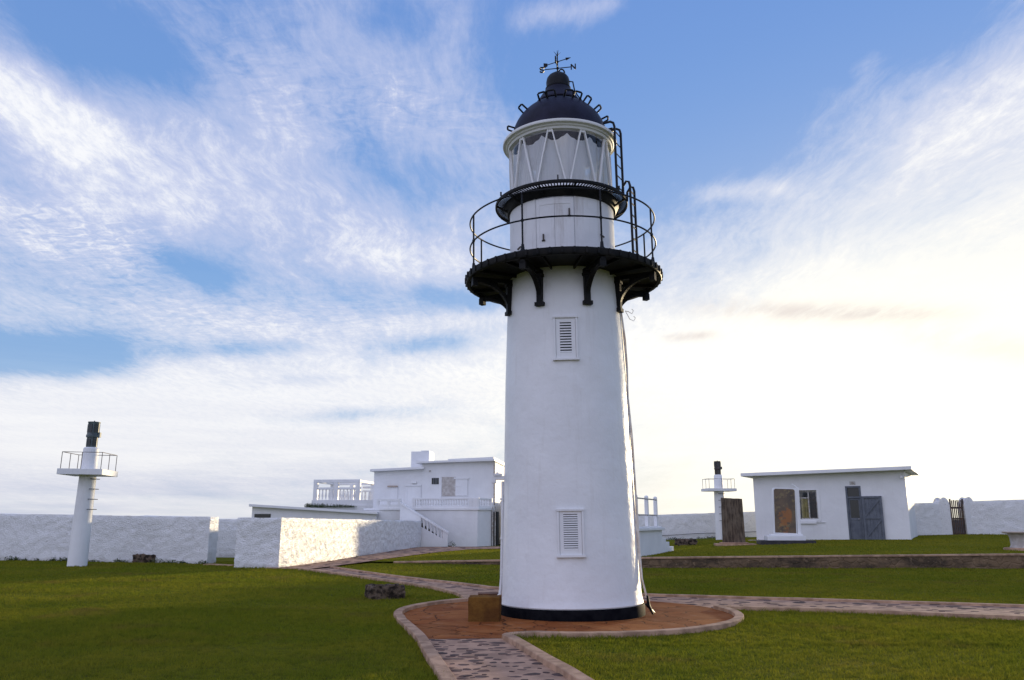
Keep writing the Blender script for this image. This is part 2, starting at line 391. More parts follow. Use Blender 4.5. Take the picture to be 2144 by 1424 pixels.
B = [  # cloud
  ((-60, 130), (215, 310), 60, .74), ((-150, 330), (330, 430), 150, .22), ((-100, 470), (330, 530), 70, .16),
  ((480, 150), (900, 470), 190, .30), ((300, 330), (900, 560), 110, .26), ((900, 90), (1060, 300), 85, .28),
  ((700, 545), (980, 560), 45, .26), ((-50, 630), (700, 690), 45, .26), ((720, 690), (1060, 660), 26, .32),
  ((200, 850), (1060, 810), 95, .80), ((-300, 860), (300, 880), 75, .80), ((-400, 960), (1100, 940), 80, .45),
  ((2500, 110), (1880, 290), 120, .22), ((2400, 380), (1480, 590), 150, .14), ((1180, 730), (2500, 780), 150, .50),
  ((1440, 405), (1640, 388), 20, .36), ((1830, 110), (1800, 150), 26, .20), ((1080, 40), (1290, 5), 30, .42), ((2100, 420), (2400, 330), 120, .12),
  ((1250, 820), (2500, 900), 160, .50), ((1420, 520), (1700, 400), 60, .15),
  # clear air
  ((60, 30), (430, 170), 80, -.44), ((310, 530), (470, 585), 36, -.50), ((-120, 735), (270, 748), 40, -.80), ((560, 880), (980, 850), 22, -.62), ((500, 800), (760, 790), 14, -.3),
  ((360, 735), (640, 722), 18, -.34), ((760, 330), (930, 400), 60, -.30), ((1180, 60), (1500, 330), 230, -.48),
  ((900, 60), (780, 20), 60, -.24), ((1700, 60), (2000, 20), 110, -.40), ((880, 610), (1040, 640), 22, -.36),
  ((1280, 400), (1400, 330), 60, -.20), ((800, 728), (980, 715), 16, -.3), ((430, 60), (520, 100), 60, -.1), ((230, 480), (330, 470), 20, -.15),
]
bias = None
for b in B:
    t = blob(*b); bias = t if bias is None else bias+t
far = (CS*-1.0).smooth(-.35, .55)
tx = (n_str-.5)*.85+(n_fine-.5)*.50+(n_rip-.5)*patch*1.0
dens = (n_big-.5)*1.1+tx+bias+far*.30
veil = dens.smooth(-.28, .46)            # thin high veil
core = (dens+tx*.3).smooth(.24, .80)     # thick bright parts
lowen = EL.ramp(.24, .58, 1.0, .15)
near = CS.smooth(.66, .995)*lowen; near2 = CS.smooth(.90, 1.0)*EL.ramp(.16, .44, 1.0, 0.0)
blue = mix(nt, 1.0, sky.outputs[0], SKY_TINT, 'MULTIPLY')
SK = SKY_GAIN
blue = mix(nt, 1.0, blue, (SK, SK, SK), 'MULTIPLY')
lowsky = EL.ramp(.0, .62)
blue = mix(nt, .70, blue, mix(nt, lowsky, mix(nt, near, (2.6, 5.2, 9.0), (7.6, 8.0, 8.6)), (1.95, 3.75, 8.5)))
cl = mix(nt, near, (6.2, 6.6, 8.7), (10.2, 10.0, 9.7))           # cloud lit from the far low sun
lowb = EL.ramp(.10, .34, 1.0, 0.0)*EL.ramp(.0, .07, .35, 1.0)
cl = mix(nt, lowb*.85, cl, mix(nt, near, (10.2, 10.1, 10.0), (11.2, 11.0, 10.4)))
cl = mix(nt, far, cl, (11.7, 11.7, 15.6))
cl = mix(nt, n_str.smooth(.35, .7)*(lowb*-.45+.5), cl, mix(nt, near, (5.6, 6.1, 8.3), (9.3, 9.2, 9.2)))
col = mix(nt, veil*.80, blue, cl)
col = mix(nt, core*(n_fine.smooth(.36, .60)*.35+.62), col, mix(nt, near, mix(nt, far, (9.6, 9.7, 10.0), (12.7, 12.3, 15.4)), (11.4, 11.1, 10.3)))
# haze over the sea horizon
hz = (EL.op('MAXIMUM', 0.0)*-10.0).exp()
hcol = mix(nt, near, (6.3, 6.4, 7.4), (10.8, 10.4, 9.0))
streak = tex(nt, combine(AZ*1.6, EL*22.0), 1.6, 5, .6)
col = mix(nt, (hz*.85).op('MINIMUM', 1.0), col, mix(nt, streak.smooth(.38, .66)*.8, hcol, mix(nt, near, (9.4, 9.2, 9.0), (11.6, 11.4, 10.2))))
# grey-mauve bars low beside the sun, and the glow about it
bar = blob((1480, 645), (2000, 655), 20, 1.0)+blob((1395, 708), (1500, 700), 9, .9)+blob((1900, 700), (2200, 740), 26, .5)
col = mix(nt, near2, col, (12.8, 12.2, 10.2), 'MIX')
col = mix(nt, (bar*n_str.smooth(.28, .60)*.75).op('MINIMUM', 1.0), col, (7.7, 6.9, 6.6))
col = mix(nt, (dz*-1.0).smooth(.0, .08), col, (1.2, 1.6, 2.0))
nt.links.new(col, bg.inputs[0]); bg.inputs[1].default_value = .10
sc.view_settings.view_transform = 'Standard'; sc.view_settings.look = 'None'; sc.view_settings.exposure = 0.0; sc.view_settings.gamma = 1.0
sc.view_settings.use_curve_mapping = False
sc.cycles.use_denoising = True
sc.cycles.max_bounces = 8; sc.cycles.transparent_max_bounces = 12
# ------------------------------------------------------------------ the lighthouse
TC = Vector((1.062, 15.1, 0))
lh = thing('lighthouse', 'tall white round lighthouse with black galleries, glazed lantern and dark dome', 'lighthouse', TC, (0, R(-.66), R(-4)))
def pol(th, r, z): return Vector((r*sin(th), -r*cos(th), z))
b = MB(); b.lathe([(1.215, .13), (1.255, .185), (1.265, .21), (1.252, .26), (1.236, .36), (1.180, 2.39), (1.135, 4.2), (1.085, 5.5), (1.05, 6.12), (1.0, 6.14)], 128)
tower = b.build('tower', M['tower_paint'], lh)
b = MB(); b.lathe([(1.0, -.08), (1.290, -.08), (1.288, .165), (1.275, .19), (1.20, .195)], 128)
b.build('base_band', M['band_black'], lh)
def shutter(th, z0, z1, wd, r, slat0, slat1, n, sw, slope):
    """louvred window let into the round wall"""
    zm = (z0+z1)/2; T = Matrix.Rotation(th, 4, 'Z') @ Matrix.Translation((0, -(r+.014), zm)) @ Matrix.Rotation(-slope, 4, 'X') @ Matrix.Translation((0, 0, -zm))
    h = wd/2; y = 0.0
    b = MB(); f = .035
    b.box(-h-f, -h, y-.02, y+.12, z0, z1, T); b.box(h, h+f, y-.02, y+.12, z0, z1, T)
    b.box(-h-f-.012, h+f+.012, y-.028, y+.12, z1, z1+f*1.1, T); b.box(-h-f-.02, h+f+.02, y-.035, y+.12, z0-f*1.2, z0, T)
    fr = b.build('window_frame', M['trim_paint'], lh, bevel=.004)
    b = MB(); s = sw/2
    b.box(-h+.004, -s, y, y+.05, z0, z1, T); b.box(s, h-.004, y, y+.05, z0, z1, T)
    b.box(-s, s, y, y+.05, slat1, z1, T); b.box(-s, s, y, y+.05, z0, slat0, T)
    b2 = MB(); b2.box(-s-.01, s+.01, y+.0065, y+.011, slat0-.01, slat1+.01, T); b2.build('shutter_gap_shade', M['interior_shade'], fr)  # near-black sheet paints the shade seen between the slats
    dz_ = (slat1-slat0)/n
    for i in range(n):
        z = slat0+dz_*i
        vs = [(-s, y-.004, z+.0), (s, y-.004, z+.0), (s, y+.006, z+dz_*.12), (-s, y+.006, z+dz_*.12)]
        vs += [(p[0], p[1]+.002, p[2]+dz_*(.50 if n < 14 else .60)) for p in vs]
        b.add([T @ Vector(p) for p in vs], [(0,1,2,3), (7,6,5,4), (0,4,5,1), (2,6,7,3), (0,3,7,4), (1,5,6,2)])
    b.build('shutter', M['trim_paint'], fr, bevel=.002)
shutter(R(1.0), 4.40, 5.13, .355, 1.113, 4.50, 5.05, 11, .20, .036)
shutter(R(.8), 1.06, 1.77, .375, 1.206, 1.14, 1.72, 16, .235, .026)
# lower gallery
ZG = 6.12
b = MB()
b.lathe([(1.0, ZG), (1.80, ZG), (1.80, ZG-.05), (1.87, ZG-.05), (1.885, ZG-.02), (1.885, ZG+.075), (1.86, ZG+.09), (1.0, ZG+.075)], 128, closed=True)
for k in range(56):                                        # scalloped bolt heads on the rim
    th = 2*pi*k/56; T = Matrix.Rotation(th, 4, 'Z')
    b.box(-.020, .020, -1.905, -1.86, ZG-.03, ZG+.082, T)
for k in range(16):                                        # ribs below the plates
    T = Matrix.Rotation(2*pi*(k+.5)/16, 4, 'Z'); b.box(-.015, .015, -1.82, -1.04, ZG-.06, ZG, T)
gallery = b.build('gallery_deck', M['gallery_black'], lh, bevel=.006)
PH = R(22.5)
for k in range(8):
    th = PH+2*pi*k/8; T = Matrix.Rotation(th, 4, 'Z'); b = MB()
    fn = lambda r, z, d: T @ Vector((d, -r, z))
    b.box(-.052, .052, -1.155, -1.03, 5.44, ZG-.06, T)                     # leg on the wall
    b.box(-.085, .085, -1.17, -1.03, 5.385, 5.455, T)                      # foot
    b.box(-.07, .07, -1.175, -1.04, 5.93, 5.985, T)                        # collar
    b.box(-.045, .045, -1.83, -1.05, ZG-.13, ZG-.055, T)                   # arm under the deck
    b.box(-.06, .06, -1.83, -1.73, ZG-.22, ZG-.10, T)                      # end block
    n = 16; r0, z0, ra, za = 1.76, 5.47, .62, .50
    oc = [(r0-ra*cos(t), z0+za*sin(t)) for t in [pi/2*i/n for i in range(n+1)]]
    ic = [(r0-(ra+.055)*cos(t)+.0, z0+(za+.055)*sin(t)) for t in [pi/2*i/n for i in range(n+1)]]
    for i in range(n):
        b.prism([oc[i], oc[i+1], ic[i+1], ic[i]], fn, -.042, .042)
    web = [p for p in ic if p[0] > 1.30]
    for p, q in zip(web[:-1], web[1:]): b.prism([p, q, (q[0], ZG-.1), (p[0], ZG-.1)], fn, -.014, .014)
    b.prism([(1.15, 5.62), (1.19, 5.72), (1.19, 5.78), (1.15, 5.78)], fn, -.014, .014)
    b.build('bracket', M['gallery_black'], gallery, bevel=.006)
    b = MB()
    b.tube([pol(th, 1.80, ZG+.05), pol(th, 1.80, 7.30)], .017, 10)
    b.lathe([(.0, ZG+.07), (.055, ZG+.07), (.055, ZG+.10), (.035, ZG+.13), (.026, ZG+.22), (.0, ZG+.22)], 12, c=(pol(th, 1.80, 0).x, pol(th, 1.80, 0).y))
    b.lathe([(.0, 6.755), (.024, 6.76), (.03, 6.785), (.024, 6.81), (0, 6.815)], 10, c=(pol(th, 1.80, 0).x, pol(th, 1.80, 0).y))
    b.build('railing_post', M['black_paint'], gallery)
b = MB()
for z in (7.30, 6.785): b.tube([pol(2*pi*i/96, 1.80, z) for i in range(96)], .016, 8, closed=True)
b.build('handrail', M['black_paint'], gallery)
# lantern drum, its door
b = MB(); b.lathe([(1.0, ZG+.06), (1.05, ZG+.08), (1.05, ZG+.10), (1.02, ZG+.11), (1.018, 7.62), (.9, 7.63)], 128)
drum = b.build('drum_wall', M['drum_paint'], lh)
b = MB()
a0, a1 = R(-27), R(13)
b.lathe([(1.01, 6.32), (1.030, 6.32), (1.030, 7.46), (1.01, 7.46)], 20, a0=a0, a1=a1, closed=True)
b.lathe([(1.02, 6.42), (1.036, 6.42), (1.036, 6.50), (1.02, 6.50)], 20, a0=a0+.03, a1=a1-.03, closed=True)
b.lathe([(1.02, 7.33), (1.036, 7.33), (1.036, 7.40), (1.02, 7.40)], 20, a0=a0+.03, a1=a1-.03, closed=True)
for th in (a0+.04, a1-.04): b.lathe([(1.02, 6.42), (1.036, 6.42), (1.036, 7.40), (1.02, 7.40)], 3, a0=th-.025, a1=th+.025, closed=True)
b.lathe([(1.012, 6.28), (1.024, 6.28), (1.024, 7.50), (1.012, 7.50)], 2, a0=R(-29.5), a1=R(-28), closed=True)
b.lathe([(1.012, 6.28), (1.024, 6.28), (1.024, 7.50), (1.012, 7.50)], 2, a0=R(14), a1=R(15.5), closed=True)
door = b.build('drum_door', M['drum_paint'], lh)
b = MB()
for t0_, t1_, z0_, z1_ in ((-27.55, -27.1, 6.30, 7.48), (13.1, 13.5, 6.30, 7.48), (-27.5, 13.5, 7.462, 7.478), (-27.5, 13.5, 6.30, 6.315), (-7.2, -6.9, 6.5, 7.33)):
    b.lathe([(1.01, z0_), (1.0315 if t1_-t0_ < 1 and t0_ > -10 and t0_ < 0 else 1.024, z0_), (1.0315 if t1_-t0_ < 1 and t0_ > -10 and t0_ < 0 else 1.024, z1_), (1.01, z1_)], max(1, int(t1_-t0_)//2), a0=R(t0_), a1=R(t1_), closed=True)
b.build('door_seam', M['seam_grey'], door)
for th, z, hh in ((R(-19), 6.70, .06), (R(8), 7.16, .07), (R(9), 6.42, .05)):
    b = MB(); T = Matrix.Rotation(th, 4, 'Z'); b.box(-.012, .012, -1.06, -1.03, z-hh, z+hh, T); b.box(-.03, .03, -1.05, -1.03, z-hh-.012, z-hh+.012, T)
    b.build('door_hinge', M['dark_iron'], door)
for th, z, sg in ((R(-52), 6.63, 1), (R(47), 6.79, -1)):
    b = MB(); b.bar(pol(th-.05, 1.03, z-.015*sg), pol(th+.05, 1.03, z+.015*sg), .02, .022)
    b.build('vent_slot', M['dark_iron'], drum)
# upper gallery with a grating floor
ZU = 7.60
b = MB()
b.lathe([(1.0, ZU-.12), (1.06, ZU-.11), (1.135, ZU+.02), (1.135, ZU+.05), (1.0, ZU+.05)], 96)
b.lathe([(1.275, ZU+.03), (1.30, ZU+.03), (1.305, ZU+.04), (1.305, ZU+.085), (1.30, ZU+.095), (1.275, ZU+.095)], 128, closed=True)
for k in range(132):
    T = Matrix.Rotation(2*pi*k/132, 4, 'Z'); b.box(-.011, .011, -1.28, -1.12, ZU+.045, ZU+.058, T)
for k in range(12):
    T = Matrix.Rotation(2*pi*(k+.4)/12, 4, 'Z'); b.bar(T @ Vector((0, -1.05, ZU-.09)), T @ Vector((0, -1.28, ZU+.025)), .03, .03)
for k in range(6):
    th = R(-62)+2*pi*k/6; T = Matrix.Rotation(th, 4, 'Z'); b.box(-.012, .012, -1.31, -1.285, ZU+.1, ZU+.18, T)
ug = b.build('upper_gallery', M['gallery_black'], lh)
# lantern
b = MB(); b.lathe([(.93, 7.64), (1.02, 7.64), (1.02, 7.73), (1.0, 7.76), (.93, 7.76)], 96)
b.build('lantern_sill', M['trim_paint'], lh)
b = MB(); b.lathe([(.985, 7.75), (.985, 8.90)], 96)
glass = b.build('lantern_glass', M['lantern_glass'], lh)
b = MB()
N = 10
for k in range(N):
    t = R(-10)+2*pi*k/N
    for sgn in (-1, 1):
        n = 8; pts = []
        for i in range(n+1):
            q = i/n; pts.append(pol(t+sgn*(.035+q*(pi/N-.07)), .995, 8.86-q*1.10))
        for p, q in zip(pts[:-1], pts[1:]): b.bar(p, q, .024, .05, up=(p.x, p.y, 0))
    b.bar(pol(t, .995, 8.80), pol(t, .995, 8.88), .10, .03, up=(pol(t, 1, 0)))
b.build('glazing_bar', M['trim_paint'], glass)
b = MB(); vs = []; fs = []; n = 360; m = 14
for i in range(n):
    t = 2*pi*i/n; k = (t-R(9))/(2*pi/12); s_ = abs((k % 1)-.5)*2           # scallops pinned up at twelve points
    top = 8.66+.13*s_**1.6
    rr = .925+.012*sin(46*t)+.006*sin(17*t)
    for j in range(m): vs.append(pol(t, rr+.0*j, 7.70+(top-7.70)*j/(m-1)))
for i in range(n):
    for j in range(m-1):
        p = (i+1) % n; fs.append((i*m+j, p*m+j, p*m+j+1, i*m+j+1))
b.add(vs, fs); b.build('curtain', M['curtain_cloth'], lh)
b = MB(); b.lathe([(0, 7.68), (.42, 7.68), (.40, 8.0), (.48, 8.2), (.50, 8.5), (.42, 8.75), (0, 8.80)], 24)
b.build('lens', M['lens_glass'], lh)
b = MB(); b.lathe([(.93, 8.84), (1.03, 8.85), (1.045, 8.89), (1.07, 8.90), (1.085, 8.925), (1.135, 8.94), (1.145, 8.96), (1.14, 8.995), (1.06, 9.01), (.94, 9.02)], 128)
b.build('cornice', M['trim_paint'], lh)
# dome, ventilator and its fittings
b = MB(); prof = [(.985, 9.0), (.985, 9.04)]
for i in range(1, 15):
    t = R(64.5)*i/14; prof.append((.965*cos(t), 9.04+.91*sin(t)))
prof = prof+[(.43, 9.863), (.46, 9.868), (.46, 9.90), (.435, 9.925), (.40, 9.985), (.35, 10.07), (.295, 10.145), (.255, 10.215), (.245, 10.26)]
b.lathe(prof, 96); b.lathe([(.9, 8.90), (.9, 9.02), (.55, 9.5), (0, 9.7)], 48)
dome = b.build('dome', M['dome_paint'], lh)
b = MB(); b.lathe([(.0, 10.22), (.255, 10.225), (.262, 10.245), (.235, 10.265), (.240, 10.34), (.242, 10.39), (.226, 10.47), (.185, 10.53), (.11, 10.585), (.05, 10.605), (0, 10.61)], 48)
b.build('ventilator', M['black_paint'], lh)
def dome_pt(th, z):
    s_ = min(1, max(0, (z-9.04)/.91)); t = math.asin(s_); r = .965*cos(t)
    nr = Vector((sin(th)*cos(t), -cos(th)*cos(t), sin(t))); return pol(th, r, z), nr, Vector((cos(th), sin(th), 0))
def handle(th, z, w=.09, h=.135):
    p, nr, tg = dome_pt(th, z); up = nr.cross(tg); b = MB()
    b.tube([p-tg*w-nr*.02, p-tg*w*.9+nr*h*.9, p-tg*w*.6+nr*h, p+tg*w*.6+nr*h, p+tg*w*.9+nr*h*.9, p+tg*w-nr*.02], .019, 8)
    b.build('dome_handle', M['black_paint'], dome)
for th_, z_ in ((-84, 9.33), (-62, 9.60), (-26, 9.70), (-12, 9.72), (18, 9.72), (32, 9.70), (58, 9.72), (74, 9.60), (84, 9.44), (90, 9.25), (130, 9.55), (180, 9.7), (-130, 9.55)): handle(R(th_), z_)
b = MB()
b.tube([pol(R(60), .26, 10.33), pol(R(62), .34, 10.30), pol(R(64), .37, 10.10), pol(R(62), .43, 9.98), pol(R(60), .52, 9.84), pol(R(60), .57, 9.76)], .014, 6)
b.tube([pol(0, .03, 10.58)+Vector((.10*sin(t)*.6+.08, 0, .09*cos(t))) for t in [pi*i/8-pi/2 for i in range(9)]], .016, 6)
b.build('lightning_cable', M['black_paint'], lh)
# weather vane
vane = MB(); vane.tube([(0, 0, 10.56), (0, 0, 11.02)], .013, 8)
vane.lathe([(0, 10.60), (.035, 10.61), (.02, 10.66), (0, 10.67)], 10); vane.lathe([(0, 10.685), (.026, 10.695), (.026, 10.735), (0, 10.745)], 10)
vane.lathe([(0, 10.84), (.026, 10.85), (.026, 10.875), (0, 10.885)], 10)
A_N = R(96)                                                # the north arm, about sideways and a little towards the camera
dN = Vector((sin(A_N-R(12)), -cos(A_N-R(12)), 0)); dE = Vector((dN.y, -dN.x, 0))
zA = 10.715
for d in (dN, -dN, dE, -dE): vane.tube([Vector((0, 0, zA)), d*.27+Vector((0, 0, zA))], .010, 6)
vobj = vane.build('weather_vane', M['black_paint'], lh)
def letter(ch, d):
    strokes = {'N': [[(-.04, -.05), (-.04, .05), (.04, -.05), (.04, .05)]], 'E': [[(.035, .05), (-.035, .05), (-.035, -.05), (.035, -.05)], [(-.035, 0), (.02, 0)]],
               'W': [[(-.055, .05), (-.03, -.05), (0, .03), (.03, -.05), (.055, .05)]],
               'S': [[(.036, .035), (.02, .05), (-.02, .05), (-.037, .03), (-.025, .008), (.025, -.010), (.037, -.03), (.02, -.05), (-.02, -.05), (-.037, -.034)]]}[ch]
    side = dN if d in (0, 1) else dE
    off = {0: dN, 1: -dN, 2: dE, 3: -dE}[d]*.325+Vector((0, 0, zA))
    if side.x < 0: side = -side
    b = MB()
    for st in strokes:
        P = [off+side*x*1.05+Vector((0, 0, z*1.05)) for x, z in st]
        for p, q in zip(P[:-1], P[1:]):
            e = (q-p).normalized()*.006; b.bar(p-e, q+e, .024, .024)
    b.build('letter', M['black_paint'], vobj)
for ch, d in (('N', 0), ('S', 1), ('E', 2), ('W', 3)): letter(ch, d)
b = MB(); av = Vector((.86, -.42, 0)).normalized(); zv = 10.865
t0, t1 = -av*.27+Vector((0, 0, zv-.0)), av*.22+Vector((0, 0, zv+.0))
b.tube([t0, t1], .009, 6)
up = Vector((0, 0, 1))
b.tube([t1-av*.02, t1+av*.09], [.030, .002], 8)
sidev = Vector((0, 0, 1)).cross(av)*.004
b.add([t0-av*.05+up*.065-sidev, t0-av*.05-up*.065-sidev, t0+av*.04-up*.03-sidev, t0+av*.04+up*.03-sidev, t0-av*.05+up*.065+sidev, t0-av*.05-up*.065+sidev, t0+av*.04-up*.03+sidev, t0+av*.04+up*.03+sidev], [(0,1,2,3), (7,6,5,4), (0,4,5,1), (1,5,6,2), (2,6,7,3), (3,7,4,0)])
b.build('vane_arrow', M['black_paint'], vobj)
b = MB(); T0 = Vector((0, 0, 11.0))
b.tube([T0, T0+up*.13], [.009, .003], 6)
for a_ in (0, 90, 180, 270):
    d = Vector((cos(R(a_+20)), sin(R(a_+20)), 0)); b.tube([T0-up*.01, T0+d*.035+up*.045, T0+d*.075+up*.09], [.008, .006, .002], 6)
b.build('lightning_rod', M['black_paint'], vobj)
# ladders
def ladder(th, w, r_pts, n, name='ladder'):
    """r_pts: (r,z) from bottom to top hook"""
    b = MB(); tg = Vector((cos(th), sin(th), 0))
    for s_ in (-1, 1): b.tube([pol(th, r, z)+tg*w*s_ for r, z in r_pts], .024, 8)
    straight = [p for p in r_pts][:2]; (ra, za), (rb, zb) = straight
    for i in range(n):
        q = (i+.6)/n; p = pol(th, ra+(rb-ra)*q, za+(zb-za)*q); b.tube([p-tg*w, p+tg*w], .011, 6)
    b.build(name, M['black_paint'], lh)
ladder(R(66), .17, [(1.24, 7.66), (1.24, 9.02), (1.22, 9.10), (1.16, 9.14), (1.02, 9.14)], 6)
ladder(R(70), .15, [(1.45, 6.16), (1.45, 7.80), (1.43, 7.88), (1.38, 7.90), (1.31, 7.80), (1.30, 7.62)], 7)
# service conduit with its box on one flank, loose cables on the other
b = MB(); th = R(-86)
b.tube([pol(th, 1.205, 2.33), pol(th, 1.225, 1.4), pol(th, 1.245, .62), pol(th, 1.27, .36), pol(th, 1.32, .30)], .026, 8)
b.tube([pol(th+.07, 1.21, 2.1), pol(th+.07, 1.235, 1.0), pol(th+.07, 1.262, .42)], .012, 6)
for z in (2.0, 1.3, .7): b.box(-1.262-.0*z, -1.18, -.12, -.04, z, z+.03)
b.build('conduit', M['trim_paint'], lh)
b = MB(); b.box(-1.40, -1.14, -.13, -.02, 2.36, 2.43); b.box(-1.36, -1.22, -.15, .0, 2.43, 2.475); b.box(-1.40, -1.33, -.14, -.01, 2.30, 2.36); b.box(-1.32, -1.28, -.1, -.05, 2.475, 2.50)
b.build('conduit_box', M['trim_paint'], lh, bevel=.006)
b = MB(); th = R(80)
def cab(pts, r): b.tube([pol(th+a_, rr, z) for a_, rr, z in pts], r, 6)
th = R(77)
cab([(.0, 1.10, 5.55), (.02, 1.12, 5.1), (.03, 1.150, 4.4), (.02, 1.16, 3.6), (.02, 1.20, 2.4), (.0, 1.235, 1.2), (.0, 1.27, .62), (-.03, 1.31, .44), (-.05, 1.34, .30)], .014)
cab([(.05, 1.10, 5.45), (.06, 1.150, 4.9), (.05, 1.165, 4.35), (.04, 1.155, 3.85), (.05, 1.20, 3.1), (.04, 1.225, 2.0), (.03, 1.25, 1.0), (.0, 1.275, .60), (-.04, 1.33, .40), (-.05, 1.345, .3)], .011)
cab([(-.05, 1.16, 3.0), (-.06, 1.20, 2.0), (-.06, 1.235, 1.0), (-.08, 1.27, .45)], .010)
b.build('service_cable', M['cable_white'], lh)
b = MB(); b.tube([pol(th-.05, 1.36, .34), pol(th-.04, 1.37, .18), pol(th, 1.43, .03)], [.022, .03, .02], 8)
b.tube([pol(th-.1, 1.34, .2), pol(th+.08, 1.44, .04)], .02, 6)
b.build('cable_sleeve', M['black_paint'], lh)
b = MB(); p = pol(R(72), 1.20, 5.42)
for k, (dx_, dz_) in enumerate(((.12, -.02), (.15, -.16))):
    b.tube([p, p+Vector((dx_*.5, 0, dz_)), p+Vector((dx_, 0, dz_-.04)), p+Vector((dx_+.03, 0, dz_+.02)), p+Vector((dx_, 0, dz_+.05))], .006, 6)
b.build('wire_hook', M['cable_white'], lh)
# ------------------------------------------------------------------ terrain
AC = (TC.x-.10, TC.y-.05)                                          # centre of the paved apron
RA = 2.88
RF = [(-30., 36.0, 0.), (-7.2, 34.0, 0.), (-4.5, 32.6, .085), (-.55, 31.75, .185), (4.65, 29.6, .37), (17.6, 29.3, .50), (34., 29.1, .52)]   # foot line of the upper lawn: x, y, top
BK = [(-30., 50, .08), (-8., 50, .10), (-1.3, 50, .13), (2., 48, .2), (6., 47, .35), (12.5, 43, .64), (19., 41.5, .80), (24, 44, .90), (40., 45, .95)]
def interp(T, x, k): return float(np.interp(x, [p[0] for p in T], [p[k] for p in T]))
def zt(x, y):
    """height of the upper lawn"""
    yf, zf, yb, zb = interp(RF, x, 1), interp(RF, x, 2)-.02, interp(BK, x, 1), interp(BK, x, 2)
    q = min(1, max(0, (y-yf)/(yb-yf))); return zf+(zb-zf)*q
def inpoly(px, py, poly):
    c = np.zeros(len(px), bool); n = len(poly)
    for i in range(n):
        x1, y1 = poly[i][:2]; x2, y2 = poly[(i+1) % n][:2]
        m = ((y1 > py) != (y2 > py)) & (px < (x2-x1)*(py-y1)/((y2-y1) or 1e-9)+x1); c ^= m
    return c
# ground of the headland and the sea round it
b = MB(); n = 96; rings = [(0, 0, -.06), (1, 0, -.06), (1.1, 0, -1.5), (1.22, 0, -9), (1.3, 0, -26.5)]
vs = [(4, 32, -.06)]
for k in range(n):
    t = 2*pi*k/n; j = 1+.10*sin(3*t+1)+.06*sin(7*t)
    for q, _, z in rings[1:]: vs.append((4+80*q*j*sin(t), 32-62*q*j*cos(t), z))
m = len(rings)-1; fs = []
for k in range(n):
    p = (k+1) % n; fs.append((0, 1+k*m, 1+p*m))
    for i in range(m-1): fs.append((1+k*m+i, 1+k*m+i+1, 1+p*m+i+1, 1+p*m+i))
b.add(vs, fs); tag(b.build('ground', M['earth']), kind='structure')
b = MB(); b.lathe([(0, -26), (400, -26), (3000, -26), (30000, -26)], 96); tag(b.build('sea', M['sea_water']), kind='structure')
b = MB(); b.add([(-60, -12, 0), (60, -12, 0), (60, 64, 0), (-60, 64, 0)], [(0, 1, 2, 3)]); tag(b.build('lower_lawn', M['lawn_soil']), kind='structure')
b = MB(); vs = []; fs = []; nx, ny = 90, 40
for i in range(nx+1):
    x = -9.0+44.0*i/nx
    for j in range(ny+1):
        yf = interp(RF, x, 1)+.02; y = yf+(62-yf)*(j/ny)**1.3
        vs.append((x, y, zt(x, y)+.012+.02*noise.noise((x*.5, y*.5, 0))))
for i in range(nx):
    for j in range(ny): a_ = i*(ny+1)+j; fs.append((a_, a_+ny+1, a_+ny+2, a_+1))
b.add(vs, fs); tag(b.build('upper_lawn', M['lawn_soil']), kind='structure')

# ------------------------------------------------------------------ paths, apron, kerbs
g = lambda x, y: gnd(x, y, 0.0).to_2d()
front_l = [g(x, y) for x, y in ((1010, 1700), (958, 1475), (932, 1424), (908, 1386), (890, 1357), (879, 1340))]
kerb_l = [g(x, y) for x, y in ((866, 1327), (852, 1314), (842, 1305.5))]
front_r = [g(x, y) for x, y in ((1380, 1700), (1265, 1475), (1205, 1424), (1150, 1392), (1105, 1364), (1076, 1346), (1064, 1338))]
left_low = [g(x, y) for x, y in ((938, 1241), (915, 1235.5), (870, 1228), (800, 1217), (740, 1208.5), (690, 1201.5), (640, 1195), (600, 1191.5))]
left_up = [g(x, y) for x, y in ((1045, 1234), (1000, 1229), (945, 1222), (880, 1215), (820, 1207.5), (760, 1199), (720, 1193), (692, 1188.5))]
right_up = [g(x, y) for x, y in ((1359, 1248.5), (1440, 1251), (1560, 1254.5), (1700, 1258.5), (1850, 1263), (2000, 1267.5), (2144, 1272), (2600, 1287))]
right_low = [g(x, y) for x, y in ((1536, 1278), (1600, 1279), (1700, 1281.5), (1850, 1286.5), (2000, 1293), (2144, 1299.5), (2600, 1321))]
def ang(p): return math.atan2(p[0]-AC[0], -(p[1]-AC[1]))
def arc(a0, a1, r, n): return [Vector((AC[0]+r*sin(a0+(a1-a0)*i/n), AC[1]-r*cos(a0+(a1-a0)*i/n))) for i in range(n+1)]
aL = ang(g(834, 1299)); aT = ang(g(957, 1257)); aR = ang(front_r[-1]); aE = ang(g(1512, 1277))
def smooth_line(P, k=4):
    out = []
    for i in range(len(P)-1):
        p0, p1, p2, p3 = P[max(i-1, 0)], P[i], P[i+1], P[min(i+2, len(P)-1)]
        for j in range(k):
            t = j/k; out.append(.5*((2*p1)+(p2-p0)*t+(2*p0-5*p1+4*p2-p3)*t*t+(3*p1-p0-3*p2+p3)*t**3))
    return out+[P[-1]]
arcL = arc(aL, aT, RA+.07, 22)
arcR = arc(aR+R(5), aE, RA+.07, 34)
tipL = [arcL[-1]+(left_low[0]-arcL[-1])*.55+Vector((.10, .0))]
K_left = smooth_line(front_l+kerb_l+arcL[:2], 4)+arcL[2:]+smooth_line([arcL[-1]]+tipL+left_low[:1], 5)[1:]+smooth_line(left_low, 4)[1:]
tipR = [arcR[-1]+(right_low[0]-arcR[-1])*.35+Vector((-.06, .10))]
